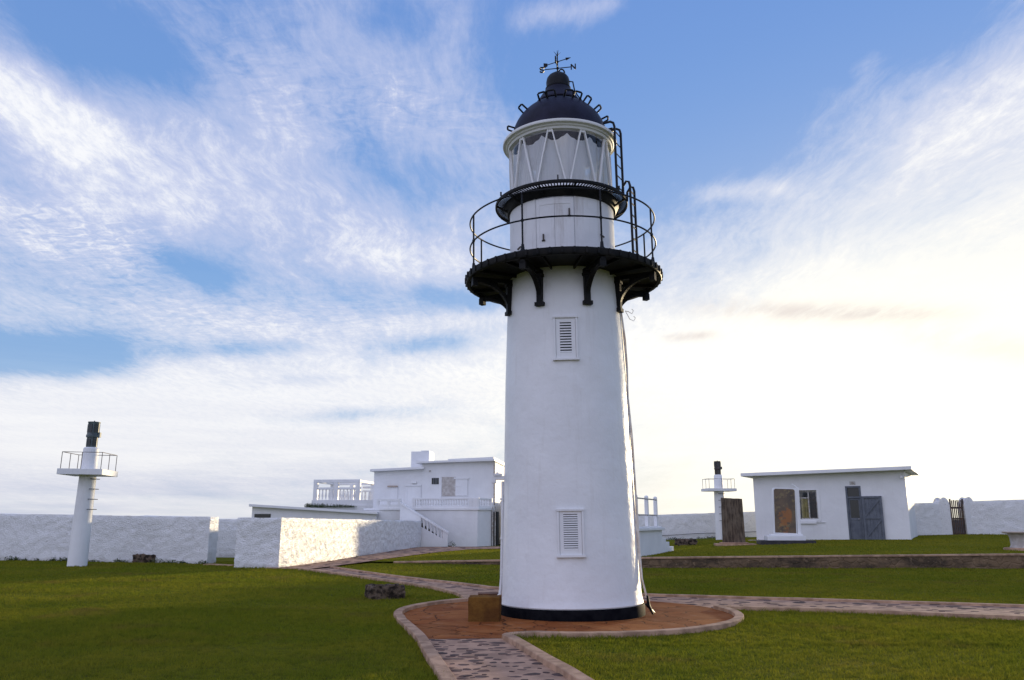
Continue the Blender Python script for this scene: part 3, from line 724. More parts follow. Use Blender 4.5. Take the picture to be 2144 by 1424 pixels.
K_right = smooth_line(front_r+arcR[:2], 4)+arcR[2:]+smooth_line([arcR[-1]]+tipR+right_low[:1], 5)[1:]+smooth_line(right_low, 4)[1:]
K_back = [p for p in smooth_line(left_up[::-1]+[Vector((1.2, 20.0))]+right_up, 5)]
def kerb(name, P, wd, h, gaps=.8):
    """cast kerb along a line: top slightly rounded, sides buried"""
    n = len(P); b = MB(); vs = []; fs = []
    d = 0.0
    for i, p in enumerate(P):
        t = (P[min(i+1, n-1)]-P[max(i-1, 0)]).normalized(); s_ = Vector((-t.y, t.x))
        w_ = wd*(1+.04*noise.noise((p.x*.8, p.y*.8, 3))); hh = h+.006*noise.noise((p.x*.9, p.y*.9, 9))
        for o, z in ((-w_/2-.01, -.05), (-w_/2, hh-.008), (-w_/2+.009, hh), (w_/2-.009, hh), (w_/2, hh-.008), (w_/2+.01, -.05)):
            q = p+s_*o; vs.append((q.x, q.y, z))
    for i in range(n-1):
        for j in range(5): fs.append((i*6+j, i*6+j+1, i*6+6+j+1, i*6+6+j))
    fs += [tuple(range(6)), tuple(range((n-1)*6, n*6))[::-1]]
    b.add(vs, fs); return tag(b.build(name, M['kerb_concrete'], smooth=False), kind='structure')
kerb('kerb', K_left, .15, .075); kerb('kerb', K_right, .15, .075); kerb('kerb', K_back, .13, .055)
def ribbon(b, A, B, z, n=28, k=6):
    def res(P, n):
        P = [Vector((p[0], p[1])) for p in P]; L = [0]
        for p, q in zip(P[:-1], P[1:]): L.append(L[-1]+(q-p).length)
        return [Vector((np.interp(L[-1]*i/n, L, [p.x for p in P]), np.interp(L[-1]*i/n, L, [p.y for p in P]))) for i in range(n+1)]
    a_, b_ = res(A, n), res(B, n); vs = []; fs = []
    for p, q in zip(a_, b_):
        for j in range(k+1):
            r_ = p+(q-p)*j/k; zz = z(r_.x, r_.y) if callable(z) else z
            vs.append((r_.x, r_.y, zz))
    for i in range(n):
        for j in range(k): c = i*(k+1)+j; fs.append((c, c+k+1, c+k+2, c+1))
    b.add(vs, fs)
P_front = [*front_l, *front_r[::-1]]; P_fill = [*kerb_l[::-1], front_l[-1], front_r[-1], arcR[0], Vector((1.06, 15.1)), arcL[0]]; P_left = [*left_low, *left_up[::-1]]
P_right = [Vector((2.2, 18.3)), *right_up, *right_low[::-1], arcR[-1]]
P_mid = [*left_up[:1], Vector((1.2, 20.0)), right_up[0], right_low[0], arcR[-1], Vector((1.1, 15.1)), arcL[-1], left_low[0]]
def stones(b, poly, dens, seed, zf, smin=.07, smax=.17):
    rng = random.Random(seed); xs = [p[0] for p in poly]; ys = [p[1] for p in poly]; done = []
    area = (max(xs)-min(xs))*(max(ys)-min(ys))
    for _ in range(int(area*dens)):
        x, y = rng.uniform(min(xs), max(xs)), rng.uniform(min(ys), max(ys)); r = rng.uniform(smin, smax)
        if not inpoly(np.array([x]), np.array([y]), poly)[0]: continue
        if math.hypot(x-AC[0], y-AC[1]) < RA+.1: continue
        if rng.random() < .35: r *= .55
        if any((x-q[0])**2+((y-q[1])*1.15)**2 < (r+q[2])**2*.62 for q in done[-400:]): continue
        done.append((x, y, r)); n = rng.choice((6, 7, 8)); rot = rng.uniform(-.5, .5); el = rng.uniform(.45, .85); z = zf(x, y)
        ring = []
        for k in range(n):
            t = 2*pi*k/n; rr = r*rng.uniform(.66, 1.15); u, v = rr*cos(t), rr*sin(t)*el
            ring.append((x+u*cos(rot)-v*sin(rot), y+u*sin(rot)+v*cos(rot)))
        hh = rng.uniform(.002, .009)
        b.add([(p, q, z-.004) for p, q in ring]+[(x+(p-x)*.82, y+(q-y)*.82, z+hh) for p, q in ring],
              [tuple(range(n, 2*n))]+[(k, (k+1) % n, n+(k+1) % n, n+k) for k in range(n)])
def path(name, A, B, poly, dens, seed, smin=.07, smax=.17):
    b = MB(); ribbon(b, A, B, .008); b.mi = 1; stones(b, poly, dens, seed, lambda x, y: .008, smin, smax)
    tag(b.build(name, [M['path_mortar'], M['path_cobble']]), kind='structure')
path('stone_path', front_l, front_r, P_front, 46, 3, .06, .14)
path('stone_path', left_low, left_up, P_left, 11, 5, .10, .26)
path('stone_path', [Vector((2.6, 16.6)), arcR[-1], *right_low], [Vector((1.2, 19.9)), *right_up], P_right, 13, 8, .08, .20)
b = MB(); ribbon(b, [left_low[0], arcL[-1], Vector((-.3, 16))], [left_up[0], Vector((1.2, 20.0)), Vector((2.2, 18))], .004, 10)
tag(b.build('path_junction', M['path_mortar']), kind='structure')
b = MB(); rr = [1.0, 1.6, 2.2, 2.7, RA+.06]
b.lathe([(r, .016+.0*r) for r in rr], 96)
b.add([(p.x-AC[0], p.y-AC[1], .0125) for p in P_fill], [tuple(range(len(P_fill)))]); ap = b.build('paved_apron', M['apron_stone']); ap.location = (AC[0], AC[1], 0); tag(ap, kind='structure')
# footway along the corner wall and in front of the stairs
fw_w = [gnd(*p) for p in ((575, 1191), (640, 1185))]
A_ = [Vector((-8.6, 29.2)), Vector((-7.9, 34)), Vector((-7.0, 40)), Vector((-6.0, 46.5)), Vector((-5.2, 49.0)), Vector((-2.0, 48.7)), Vector((1.5, 48.4))]
B_ = [g(640, 1194.5), g(693, 1189), g(749, 1182.5), gnd(803, 1173.5, .04).to_2d(), gnd(903, 1160, .09).to_2d(), gnd(985, 1152.5, .11).to_2d(), Vector((1.5, 45.0))]
P_foot = A_+B_[::-1]
b = MB(); ribbon(b, A_, B_, lambda x, y: max(.012, zt(x, y)+.05), 40, 5)
b.mi = 1; stones(b, [p for p in P_foot], 5, 11, lambda x, y: max(.012, zt(x, y)+.05), .14, .34)
tag(b.build('footway', [M['path_mortar'], M['path_cobble']]), kind='structure')
# retaining wall of the upper lawn
b = MB(); vs = []; fs = []; xs = np.linspace(-4.6, 34, 420)
for x in xs:
    yf, zf = interp(RF, x, 1), interp(RF, x, 2)
    rows = [(-.02, -.1), (-.03, .25*zf), (-.025, .5*zf), (-.02, .75*zf), (-.01, zf-.05)]
    for o, z in rows:
        d = .03*noise.fractal((x*2.2, z*5, 1), 1.0, 2.0, 4); vs.append((x, yf+o+d, z))
m = 5
for i in range(len(xs)-1):
    for j in range(m-1): c = i*m+j; fs.append((c, c+m, c+m+1, c+1))
b.add(vs, fs); rw = thing('retaining_wall', 'low dark stained stone retaining wall edging the raised lawn', 'wall', (4.65, 29.6, 0))
o = b.build('wall_face', M['retaining_stone']); o.parent = rw; o.location = (-4.65, -29.6, 0)
b = MB(); vs = []; fs = []
for x in xs:
    yf, zf = interp(RF, x, 1), interp(RF, x, 2)
    for o_, z in ((-.045, zf-.055), (-.05, zf-.008), (-.03, zf+.004), (.20, zf+.004), (.22, zf-.06)):
        vs.append((x, yf+o_+.008*noise.noise((x*3, 0, 1)), z+.006*noise.noise((x*2.5, o_*5, 4))))
for i in range(len(xs)-1):
    for j in range(4): c = i*5+j; fs.append((c, c+5, c+6, c+1))
b.add(vs, fs); o = b.build('coping', M['kerb_concrete']); o.parent = rw; o.location = (-4.65, -29.6, 0)

# ------------------------------------------------------------------ grass
def scatter(upper_only):
    P = []
    def put(n, y0, y1, upper=False):
        y = RNG.uniform(y0, y1, n*3); x = RNG.uniform(-1, 1, n*3)*(y*.70+2.0)
        yf = np.interp(x, [p[0] for p in RF], [p[1] for p in RF])
        if upper:
            ok = (y > yf+.22) & (x > -7.5) & (x < 30)
            zf = np.interp(x, [p[0] for p in RF], [p[2] for p in RF])-.02; yb = np.interp(x, [p[0] for p in BK], [p[1] for p in BK]); zb = np.interp(x, [p[0] for p in BK], [p[2] for p in BK])
            z = zf+(zb-zf)*np.clip((y-yf)/(yb-yf), 0, 1)+.012
            for f in FOOT: ok &= ~inpoly(x, y, f)
        else:
            ok = (y < yf-.03); z = np.zeros_like(x)
            ok &= np.hypot(x-AC[0], y-AC[1]) > RA+.13
            for f in (P_front, P_fill, P_left, P_right, P_mid): ok &= ~inpoly(x, y, [tuple(q) for q in f])
            for f in FOOT: ok &= ~inpoly(x, y, f)
        ok &= ~inpoly(x, y, [tuple(q) for q in P_foot])
        q = np.stack([x[ok], y[ok], z[ok]], 1)[:n]; return q
    for (n, y0, y1, up_, w_, h_) in ((170000, 7.2, 11.5, 0, .0042, .034), (170000, 11.3, 16, 0, .006, .036), (150000, 15.6, 23, 0, .009, .038), (130000, 22.5, 37, 0, .015, .042), (90000, 29, 46, 1, .018, .042)):
        if up_ != upper_only: continue
        q = put(n, y0, y1, up_); P.append(np.concatenate([q, np.full((len(q), 1), w_), np.full((len(q), 1), h_)], 1))
    return np.concatenate(P)
def build_grass(name, upper_only, mat):
    p = scatter(upper_only); n = len(p); th = RNG.uniform(0, 2*pi, n); ln = RNG.normal(0, 1, (n, 2))*.55
    sc_ = RNG.uniform(.55, 1.35, n)*(1+.35*np.sin(p[:, 0]*1.1+np.sin(p[:, 1]*.9)*2)*np.sin(p[:, 1]*.8+1))
    brk = np.array([noise.noise((x*.45, y*.45, 7.0)) for x, y in p[:, :2]]); sc_ *= np.clip(1-1.6*np.clip(brk-.28, 0, 1), .45, 1)
    KP = np.array([tuple(q) for q in K_left+K_right+K_back]); dm = np.full(n, 9.0)
    for c in range(0, n, 20000):
        e = p[c:c+20000, None, :2]-KP[None]; dm[c:c+20000] = np.sqrt((e**2).sum(2).min(1))
    sc_ *= 1+.9*np.clip(1-(dm-.07)/.16, 0, 1)*RNG.uniform(0, 1, n)**2
    tf = np.array([noise.noise((x*5.5, y*5.5, 2.0)) for x, y in p[:, :2]]); sc_ *= 1+.75*tf
    w_ = p[:, 3]*RNG.uniform(.7, 1.3, n); h = p[:, 4]*sc_
    dx_, dy_ = np.cos(th)*w_, np.sin(th)*w_
    v = np.empty((n, 3, 3)); z0 = p[:, 2]
    v[:, 0] = np.stack([p[:, 0]-dx_, p[:, 1]-dy_, z0-.004], 1); v[:, 1] = np.stack([p[:, 0]+dx_, p[:, 1]+dy_, z0-.004], 1)
    v[:, 2] = np.stack([p[:, 0]+ln[:, 0]*h, p[:, 1]+ln[:, 1]*h, z0+h], 1)
    o = np_mesh(name, v.reshape(-1, 3), np.arange(3*n).reshape(-1, 3), [M[mat]])
    return tag(o, kind='stuff')
# ------------------------------------------------------------------ rough whitewashed walls
FOOT = []
def rough_wall(poly, ztop, z0=-.1, step=.085, amp=.042, seed=0, lx=0.0):
    """solid wall over a footprint polygon (counter-clockwise), rubble-lumpy on every face. ztop(x,y) -> height"""
    b = MB(); n = len(poly); P = [Vector((p[0], p[1])) for p in poly]; loop = []
    for i in range(n):
        p, q = P[i], P[(i+1) % n]; k = max(2, int((q-p).length/step))
        nr = Vector(((q-p).y, -(q-p).x)).normalized()
        for j in range(k): loop.append((p+(q-p)*j/k, nr, j == 0, i))
    m = len(loop); zs = ztop(P[0].x, P[0].y); rows = max(6, int((zs-z0)/step)); vs = []; fs = []
    for i, (p, nr, corner, e) in enumerate(loop):
        if corner: nr = (nr+loop[i-1][1]).normalized()
        zt_ = ztop(p.x, p.y)
        for r_ in range(rows+1):
            z = z0+(zt_-z0)*r_/rows; q = Vector((p.x, p.y, z*1.35+seed))
            d = amp*(noise.fractal(q*4.2, 1.0, 2.0, 3)*.6+ .45*noise.noise(q*9.0)+.5*noise.noise(q*1.1))
            if r_ == rows: d -= .02; z += .016*noise.noise(q*3)+.030*noise.noise(q*.8)
            vs.append((p.x+nr.x*d, p.y+nr.y*d, z))
    for i in range(m):
        j = (i+1) % m
        for r_ in range(rows): fs.append((i*(rows+1)+r_, j*(rows+1)+r_, j*(rows+1)+r_+1, i*(rows+1)+r_+1))
    fs.append(tuple(i*(rows+1)+rows for i in range(m)))
    b.add(vs, fs); FOOT.append([tuple(p) for p in P]); return b
def wall(poly, ztop, label, seed=0, z0=-.1, group='whitewashed boundary walls', **k):
    b = rough_wall(poly, ztop, z0, seed=seed, **k); cx = sum(p[0] for p in poly)/len(poly); cy = sum(p[1] for p in poly)/len(poly)
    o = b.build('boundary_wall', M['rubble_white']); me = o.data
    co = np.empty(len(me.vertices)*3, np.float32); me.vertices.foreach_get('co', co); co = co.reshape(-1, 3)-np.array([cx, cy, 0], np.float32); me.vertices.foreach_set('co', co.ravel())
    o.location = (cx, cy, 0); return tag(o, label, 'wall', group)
lin = lambda a, za, b_, zb: (lambda x, y: za+(zb-za)*max(-.5, min(1.5, ((x-a[0])*(b_[0]-a[0])+(y-a[1])*(b_[1]-a[1]))/((b_[0]-a[0])**2+(b_[1]-a[1])**2))))
# long wall at the left edge of the lawn
pA, pB = at(-140, 1170, 36.6).to_2d(), at(433, 1181, 32.5).to_2d()
pX = pA+(pA-pB)*.7
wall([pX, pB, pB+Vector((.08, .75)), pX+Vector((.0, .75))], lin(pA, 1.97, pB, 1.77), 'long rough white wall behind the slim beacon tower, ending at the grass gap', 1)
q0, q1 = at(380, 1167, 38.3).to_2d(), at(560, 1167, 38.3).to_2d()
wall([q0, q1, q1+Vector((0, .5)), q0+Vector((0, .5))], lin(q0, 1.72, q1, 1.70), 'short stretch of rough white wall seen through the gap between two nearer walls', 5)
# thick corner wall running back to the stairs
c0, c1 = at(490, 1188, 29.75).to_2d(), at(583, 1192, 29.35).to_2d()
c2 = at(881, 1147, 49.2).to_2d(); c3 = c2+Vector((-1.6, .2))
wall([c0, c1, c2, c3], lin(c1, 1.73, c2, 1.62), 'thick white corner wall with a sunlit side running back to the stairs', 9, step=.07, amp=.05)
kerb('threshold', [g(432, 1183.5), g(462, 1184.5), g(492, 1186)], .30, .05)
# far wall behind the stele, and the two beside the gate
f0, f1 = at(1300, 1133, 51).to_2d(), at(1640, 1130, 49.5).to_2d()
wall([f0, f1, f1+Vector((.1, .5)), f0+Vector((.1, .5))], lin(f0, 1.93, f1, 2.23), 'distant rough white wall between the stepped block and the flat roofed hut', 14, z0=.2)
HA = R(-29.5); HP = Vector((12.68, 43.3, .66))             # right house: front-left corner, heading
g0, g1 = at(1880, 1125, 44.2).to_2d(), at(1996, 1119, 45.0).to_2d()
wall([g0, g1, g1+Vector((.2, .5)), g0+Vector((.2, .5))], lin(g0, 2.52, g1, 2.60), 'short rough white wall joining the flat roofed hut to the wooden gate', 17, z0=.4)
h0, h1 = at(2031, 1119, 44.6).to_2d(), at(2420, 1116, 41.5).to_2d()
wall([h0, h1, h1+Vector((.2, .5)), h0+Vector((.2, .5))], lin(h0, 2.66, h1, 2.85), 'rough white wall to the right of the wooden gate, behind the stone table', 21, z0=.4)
# gate piers with rounded heads, gate
def pier(x0, x1, Y, seed, label):
    a_, b_ = at(x0, 1119, Y).to_2d(), at(x1, 1119, Y).to_2d()
    zt_ = at(x0, 1041, Y).z
    hump = lambda x, y: zt_-.34*abs(2*(x-a_.x)/(b_.x-a_.x)-1)**2.4
    b = rough_wall([a_+Vector((0, -.06)), b_+Vector((0, -.06)), b_+Vector((.02, .62)), a_+Vector((.02, .62))], hump, .4, .09, .02, seed)
    o = b.build('gate_pier', M['rubble_white']); return tag(o, label, 'gate pier', 'white gate piers')
pier(1971, 1995, 44.9, 31, 'white gate pier with rounded head on the hut side of the gate')
pier(2025, 2047, 44.6, 33, 'white gate pier with rounded head on the stone table side of the gate')
ga, gb = at(1995.5, 1119, 44.85), at(2024.5, 1119, 44.7); gw = (gb-ga).to_2d().length
zg = .86
gate = thing('wooden_gate', 'dark brown wooden slatted gate between two white piers', 'gate', (ga.x, ga.y, zg), (0, 0, math.atan2(gb.y-ga.y, gb.x-ga.x)))
gh = at(2010, 1047, 44.8).z-zg
for u in (0.03, gw-.03): b = MB(); b.box(u-.035, u+.035, -.03, .05, 0, gh+.06); b.build('gate_post', M['gate_wood'], gate, bevel=.006)
for z in (.10, gh*.47, gh*.78): b = MB(); b.box(.07, gw-.07, .0, .035, z-.05, z+.05); b.build('rail', M['gate_wood'], gate, bevel=.004)
n = 6
for k in range(n):
    u = .07+(gw-.14)*(k+.5)/n; b = MB(); b.box(u-.030, u+.030, -.02, -.001, .06, gh-.02+.02*(k%2)); b.build('slat', M['gate_wood'], gate)
b = MB(); b.box(.07, gw-.07, .012, .03, .12, gh*.44); b.build('lower_panel', M['door_blue'], gate)

# ------------------------------------------------------------------ slim beacon towers
def beacon(name, loc, rot, s, label, lamp_mat, deck, n_rung, rung_th, post_h, group='slim white beacon towers', rail=None):
    """s: [base r, r under deck, deck z, r above, top z, lamp top z]"""
    r0, r1, zd, r2, zt_, zl = s
    t = thing(name, label, 'beacon tower', loc, rot, group)
    b = MB(); b.lathe([(0, -.1), (r0, -.1), (r0, .05), (r1, zd)], 48); b.build('shaft', M['trim_paint'], t)
    b = MB(); b.lathe([(r2*1.02, zd+.1), (r2, zd+.12), (r2*.93, zt_-.05), (r2*.80, zt_), (0, zt_+.01)], 40); b.build('upper_shaft', M['trim_paint'], t)
    x0, x1, y0, y1, hh = deck
    b = MB(); b.box(x0, x1, y0, y1, zd-.03, zd+.05)
    e = .035
    b.box(x0-e, x1+e, y0-e, y0, zd-.05, zd+hh); b.box(x0-e, x1+e, y1, y1+e, zd-.05, zd+hh); b.box(x0-e, x0, y0, y1, zd-.05, zd+hh); b.box(x1, x1+e, y0, y1, zd-.05, zd+hh)
    b.build('platform', M['trim_paint'], t, bevel=.006)
    rm = rail or M['rail_rust']
    b = MB(); pts = [(x0+.05, y0+.03), (x1-.05, y0+.03), (x1-.05, y1-.03), (x0+.05, y1-.03)]
    for z in (zd+hh+post_h,): b.tube([Vector((*p, z)) for p in pts], .012, 6, closed=True)
    b.build('handrail', rm, t)
    for i in range(4):
        p, q = Vector(pts[i]), Vector(pts[(i+1) % 4])
        for k in range(2): c = p+(q-p)*k/2; b = MB(); b.tube([(c.x, c.y, zd), (c.x, c.y, zd+hh+post_h)], .013, 6); b.build('railing_post', rm, t)
    for k in range(n_rung):
        z = zd-.18-k*.37; r_ = r0+(r1-r0)*z/zd; d = Vector((sin(rung_th), -cos(rung_th), 0)); tg = Vector((cos(rung_th), sin(rung_th), 0)); c = d*(r_-.02); c.z = z
        b = MB(); b.tube([c-tg*.16, c-tg*.16+d*.14, c+tg*.16+d*.14, c+tg*.16], .013, 6); b.build('rung', M['dark_iron'], t)
    H = zl-zt_
    b = MB(); rr = r2*.68
    b.lathe([(rr*.9, zt_-.02), (rr*.98, zt_+.03), (rr*.92, zt_+H*.36), (rr*1.14, zt_+H*.37), (rr*1.2, zt_+H*.44), (rr*1.06, zt_+H*.5), (rr*1.06, zt_+H*.90), (rr*1.12, zt_+H*.92), (rr*1.12, zt_+H*.95), (rr*.4, zt_+H*.965), (0, zt_+H*.97)], 24)
    for k in range(6):
        T = Matrix.Rotation(k*pi/3+.3, 4, 'Z'); b.box(-.02, .02, -rr*1.1, -rr*.9, zt_+H*.5, zt_+H*.9, T); b.box(-.02, .02, -rr*1.02, -rr*.85, zt_+.02, zt_+H*.37, T)
    b.box(rr*1.0, rr*1.42, -.07, .07, zt_+H*.38, zt_+H*.56)
    b.tube([(0, 0, zt_+H*.95), (0, 0, zt_+H)], .022, 6)
    lo = b.build('lantern', lamp_mat, t)
    for k in range(6):
        b = MB(); T = Matrix.Rotation(k*pi/3+.3+pi/6, 4, 'Z'); b.box(-rr*.36, rr*.36, -rr*1.085, -rr*.9, zt_+H*.55, zt_+H*.85, T); b.build('lamp_glass', M['dark_glass'], lo)
        b = MB(); b.box(-rr*.3, rr*.3, -rr*.985, -rr*.8, zt_+H*.06, zt_+H*.32, T); b.build('lamp_glass', M['dark_glass'], lo)
    return t
bl = gnd(160, 1187); bl.y += .4
Yb = bl.y
zz = lambda y: at(CX, y, Yb).z
pxm = (Yb*cos(PITCH))/F*1.0
bl.x = at(161, 1187, Yb).x
beacon('beacon_tower', bl, (0, R(.5), R(6)), [.335, .292, zz(993), .288, zz(937), zz(881)], 'slim white beacon tower with red railing and green lantern before the long wall', M['lantern_green'], (-.76, .75, -.76, .76, .16), 4, R(67), zz(944)-zz(978))
Y2 = 46.5; r2_ = at(1511, 1136, Y2); zz2 = lambda y: at(1511, y, Y2).z-r2_.z
beacon('beacon_tower', r2_, (0, 0, R(9)), [.31, .27, zz2(1027), .25, zz2(994), zz2(964.5)], 'slim white beacon tower half hidden behind the upright brown stone slab', M['dark_iron'], (-.80, .80, -.5, .5, .10), 5, R(0), zz2(1000)-zz2(1020), rail=M['rail_grey'])
# ------------------------------------------------------------------ flat-roofed hut on the right
house = thing('house', 'white flat roofed hut with blue door and one window', 'house', HP, (0, 0, HA))
def hp(px, py): return onplane(px, py, HP, HA)             # (u along front, z world)
HL = hp(1905, 1100)[0]; HD = 4.6
zr0, zr1 = hp(1575, 998)[1]-HP.z, hp(1900, 985)[1]-HP.z
du = {k: hp(*v) for k, v in dict(win0=(1670, 1027), win1=(1714, 1087), d0=(1769, 1018), d1=(1811, 1123), tr=(1790, 1041), leaf=(1854, 1121), lt=(1812, 1039)).items()}
wu0, wu1, wz1, wz0 = du['win0'][0], du['win1'][0], du['win0'][1]-HP.z, du['win1'][1]-HP.z
xu0, xu1, xz1 = du['d0'][0], du['d1'][0], du['d0'][1]-HP.z; xz0 = .06
b = MB(); T_ = .2
def zr(u): return zr0+(zr1-zr0)*u/HL
def wallseg(u0, u1, z0, z1f):
    vs = [(u0, 0, z0), (u1, 0, z0), (u1, 0, z1f(u1)), (u0, 0, z1f(u0))]; vs += [(x, T_, z) for x, _, z in vs]
    b.add(vs, [(0,1,2,3), (7,6,5,4), (0,4,5,1), (1,5,6,2), (2,6,7,3), (3,7,4,0)])
wallseg(0, wu0, -.5, zr); wallseg(wu1, xu0, -.5, zr); wallseg(xu1, HL, -.5, zr)
wallseg(wu0, wu1, -.5, lambda u: wz0); wallseg(wu0, wu1, wz1, zr); wallseg(xu0, xu1, -.5, lambda u: xz0); wallseg(xu0, xu1, xz1, zr)
for u in (0, HL-T_):
    vs = [(u, T_, -.5), (u+T_, T_, -.5), (u+T_, T_, zr(u)), (u, T_, zr(u))]; vs += [(x, HD, z) for x, _, z in vs]
    b.add(vs, [(0,1,2,3), (7,6,5,4), (0,4,5,1), (1,5,6,2), (2,6,7,3), (3,7,4,0)])
vs = [(T_, HD-T_, -.5), (HL-T_, HD-T_, -.5), (HL-T_, HD-T_, zr(HL)), (T_, HD-T_, zr(0))]; vs += [(x, HD, z) for x, _, z in vs]
b.add(vs, [(0,1,2,3), (7,6,5,4), (0,4,5,1), (1,5,6,2), (2,6,7,3), (3,7,4,0)])
hw = b.build('wall', M['house_paint'], house, smooth=False)
b = MB(); ov = .50
vs = [(x, y, zr(x)+dz_) for dz_ in (.003, .17) for x, y in ((-ov, -.55), (HL+ov*.75, -.55), (HL+ov*.75, HD+.4), (-ov, HD+.4))]
b.add(vs, [(3,2,1,0), (4,5,6,7), (0,1,5,4), (1,2,6,5), (2,3,7,6), (3,0,4,7)]); roof = b.build('roof', M['trim_paint'], house, bevel=.012)
b = MB()
b.box(T_, HL-T_, T_, HD-T_, -.02, .05); b.build('floor', M['interior_shade'], house)
# window
w_ = wu1-wu0; h_ = wz1-wz0
b = MB(); f = .10
b.box(wu0-f, wu0, -.03, .05, wz0-f, wz1+f*.4); b.box(wu1, wu1+f*1.4, -.03, .05, wz0-f, wz1+f*.4); b.box(wu0, wu1, -.03, .05, wz1, wz1+f*.4); b.box(wu0, wu1, -.03, .05, wz0-f, wz0)
b.box(wu0-.05, wu1-.1, -.09, -.031, wz0-f*2.3, wz0-f*1.0); b.box(wu1-.1, wu1+.32, -.06, -.031, wz0-f*1.7, wz0-f*1.25)
win = b.build('window', M['trim_paint'], house, bevel=.008)
b = MB(); b.box(wu0+.005, wu1-.005, .12, .14, wz0+.005, wz1-.005); b.build('pane', M['lantern_glass'], win)
b = MB()
for u in (wu0+.03, wu0+w_*.53, wu1-.03): b.box(u-.028, u+.028, .08, .15, wz0, wz1)
for z in (wz0+.03, wz1-.03): b.box(wu0+.058, wu0+w_*.53-.028, .08, .15, z-.028, z+.028); b.box(wu0+w_*.53+.028, wu1-.058, .08, .15, z-.028, z+.028)
b.box(wu0+.058, wu0+w_*.53-.028, .09, .145, wz0+h_*.72, wz0+h_*.76)
b.build('sash', M['rail_grey'], win)
b = MB(); n = 20; vs = []; fs = []
for i in range(n+1):
    u = wu0+.10+(w_*.40)*i/n; y = .175+.02*sin(i*1.9); vs += [(u+.02*sin(i), y, wz0-.1), (u, y, wz0+h_*.74)]
for i in range(n): fs.append((2*i, 2*i+2, 2*i+3, 2*i+1))
b.add(vs, fs); b.build('curtain', M['drape_yellow'], win)
b = MB(); b.box(wu0+w_*.56, wu1-.02, .19, .21, wz0, wz1); b.build('blind', M['gate_wood'], win)
# door: dark blue frame, transom light, half-glazed leaf, opened board leaf
b = MB(); ztr = du['tr'][1]-HP.z; fw = .085
b.box(xu0, xu0+fw, -.02, .14, xz0, xz1); b.box(xu1-fw, xu1, -.02, .14, xz0, xz1); b.box(xu0+fw, xu1-fw, -.02, .14, xz1-fw, xz1); b.box(xu0+fw, xu1-fw, -.02, .14, ztr-.05, ztr+.03)
fr = b.build('door_frame', M['door_blue'], house, bevel=.006)
b = MB(); b.box(xu0+fw, xu1-fw, .08, .09, ztr+.03, xz1-fw); b.build('transom_pane', M['dark_glass'], fr)
b = MB(); dl0, dl1, dz1 = xu0+fw+.004, xu1-fw-.004, ztr-.055; mid = xz0+(dz1-xz0)*.50
b.box(dl0, dl0+.07, .04, .085, xz0, dz1); b.box(dl1-.07, dl1, .04, .085, xz0, dz1); b.box(dl0+.07, dl1-.07, .04, .085, dz1-.08, dz1); b.box(dl0+.07, dl1-.07, .04, .085, mid-.07, mid+.05)
b.box(dl0+.07, dl1-.07, .055, .08, xz0, mid-.07)
b.box(dl0+.2, dl1-.2, .048, .056, xz0+.15, mid-.17)
dr = b.build('door', M['door_blue'], house, bevel=.005)
b = MB(); b.box(dl0+.07, dl1-.07, .06, .068, mid+.05, dz1-.08); b.build('pane', M['dark_glass'], dr)
b = MB(); b.tube([(dl1-.06, .045, mid), (dl1-.06, -.0, mid), (dl1-.15, -.0, mid)], .011, 6); b.build('handle', M['rail_grey'], dr)
lu0, lu1 = xu1+.012, du['leaf'][0]; lz1 = du['lt'][1]-HP.z
b = MB(); nb = 6
for k in range(nb):
    a0_ = lu0+(lu1-lu0)*k/nb; a1_ = lu0+(lu1-lu0)*(k+1)/nb; b.box(a0_+.003, a1_-.003, -.075, -.045, .08, lz1)
fr_ = .10; yb0, yb1 = -.115, -.0755
b.box(lu0, lu0+fr_, yb0, yb1, .08, lz1); b.box(lu1-fr_, lu1, yb0, yb1, .08, lz1)
zm = .08+(lz1-.08)*.50
for z in (.08+fr_/2, zm, lz1-fr_/2): b.box(lu0+fr_, lu1-fr_, yb0, yb1, z-fr_/2, z+fr_/2)
for z0_, z1_ in ((.08+fr_, zm-fr_/2), (zm+fr_/2, lz1-fr_)): b.bar((lu0+fr_, yb0+.012, z0_+.03), (lu1-fr_, yb0+.012, z1_-.03), .02, fr_*.8, up=(-1, 0, 1))
b.box(lu0+.01, lu1-.01, -.045, -.012, lz1*.2, lz1*.24); b.box(lu0+.01, lu1-.01, -.045, -.012, lz1*.8, lz1*.84)
b.build('door_leaf', M['door_blue'], house, bevel=.004)
b = MB(); b.box(xu0-.3, lu1+.1, -.75, -.005, -.4, .035); b.build('doorstep', M['sill_tan'], house, bevel=.012)
b = MB(); pu = (xu0+xu1)/2; b.box(pu-.13, pu+.14, -.02, -.002, xz1+.06, xz1+.22); b.build('number_plate', M['rail_grey'], house, bevel=.004)
b = MB(); b.tube([(HL-.14, -.001, zr1-.30), (HL-.14, -.09, zr1-.28)], .03, 8); b.lathe([(0, zr1-.40), (.06, zr1-.38), (.075, zr1-.30), (.05, zr1-.24), (0, zr1-.22)], 12, c=(HL-.14, -.13)); b.build('wall_lamp', M['trim_paint'], house)
FOOT.append([tuple((HP+Matrix.Rotation(HA, 3, 'Z') @ Vector(p)).to_2d()) for p in ((-.1, -.3, 0), (HL+.1, -.3, 0), (HL+.1, HD, 0), (-.1, HD, 0))])
b = MB(); b.box(-.3, HL+.6, -.62, -.01, -.4, .012); tag_ = b.build('apron', M['sill_tan'], house)

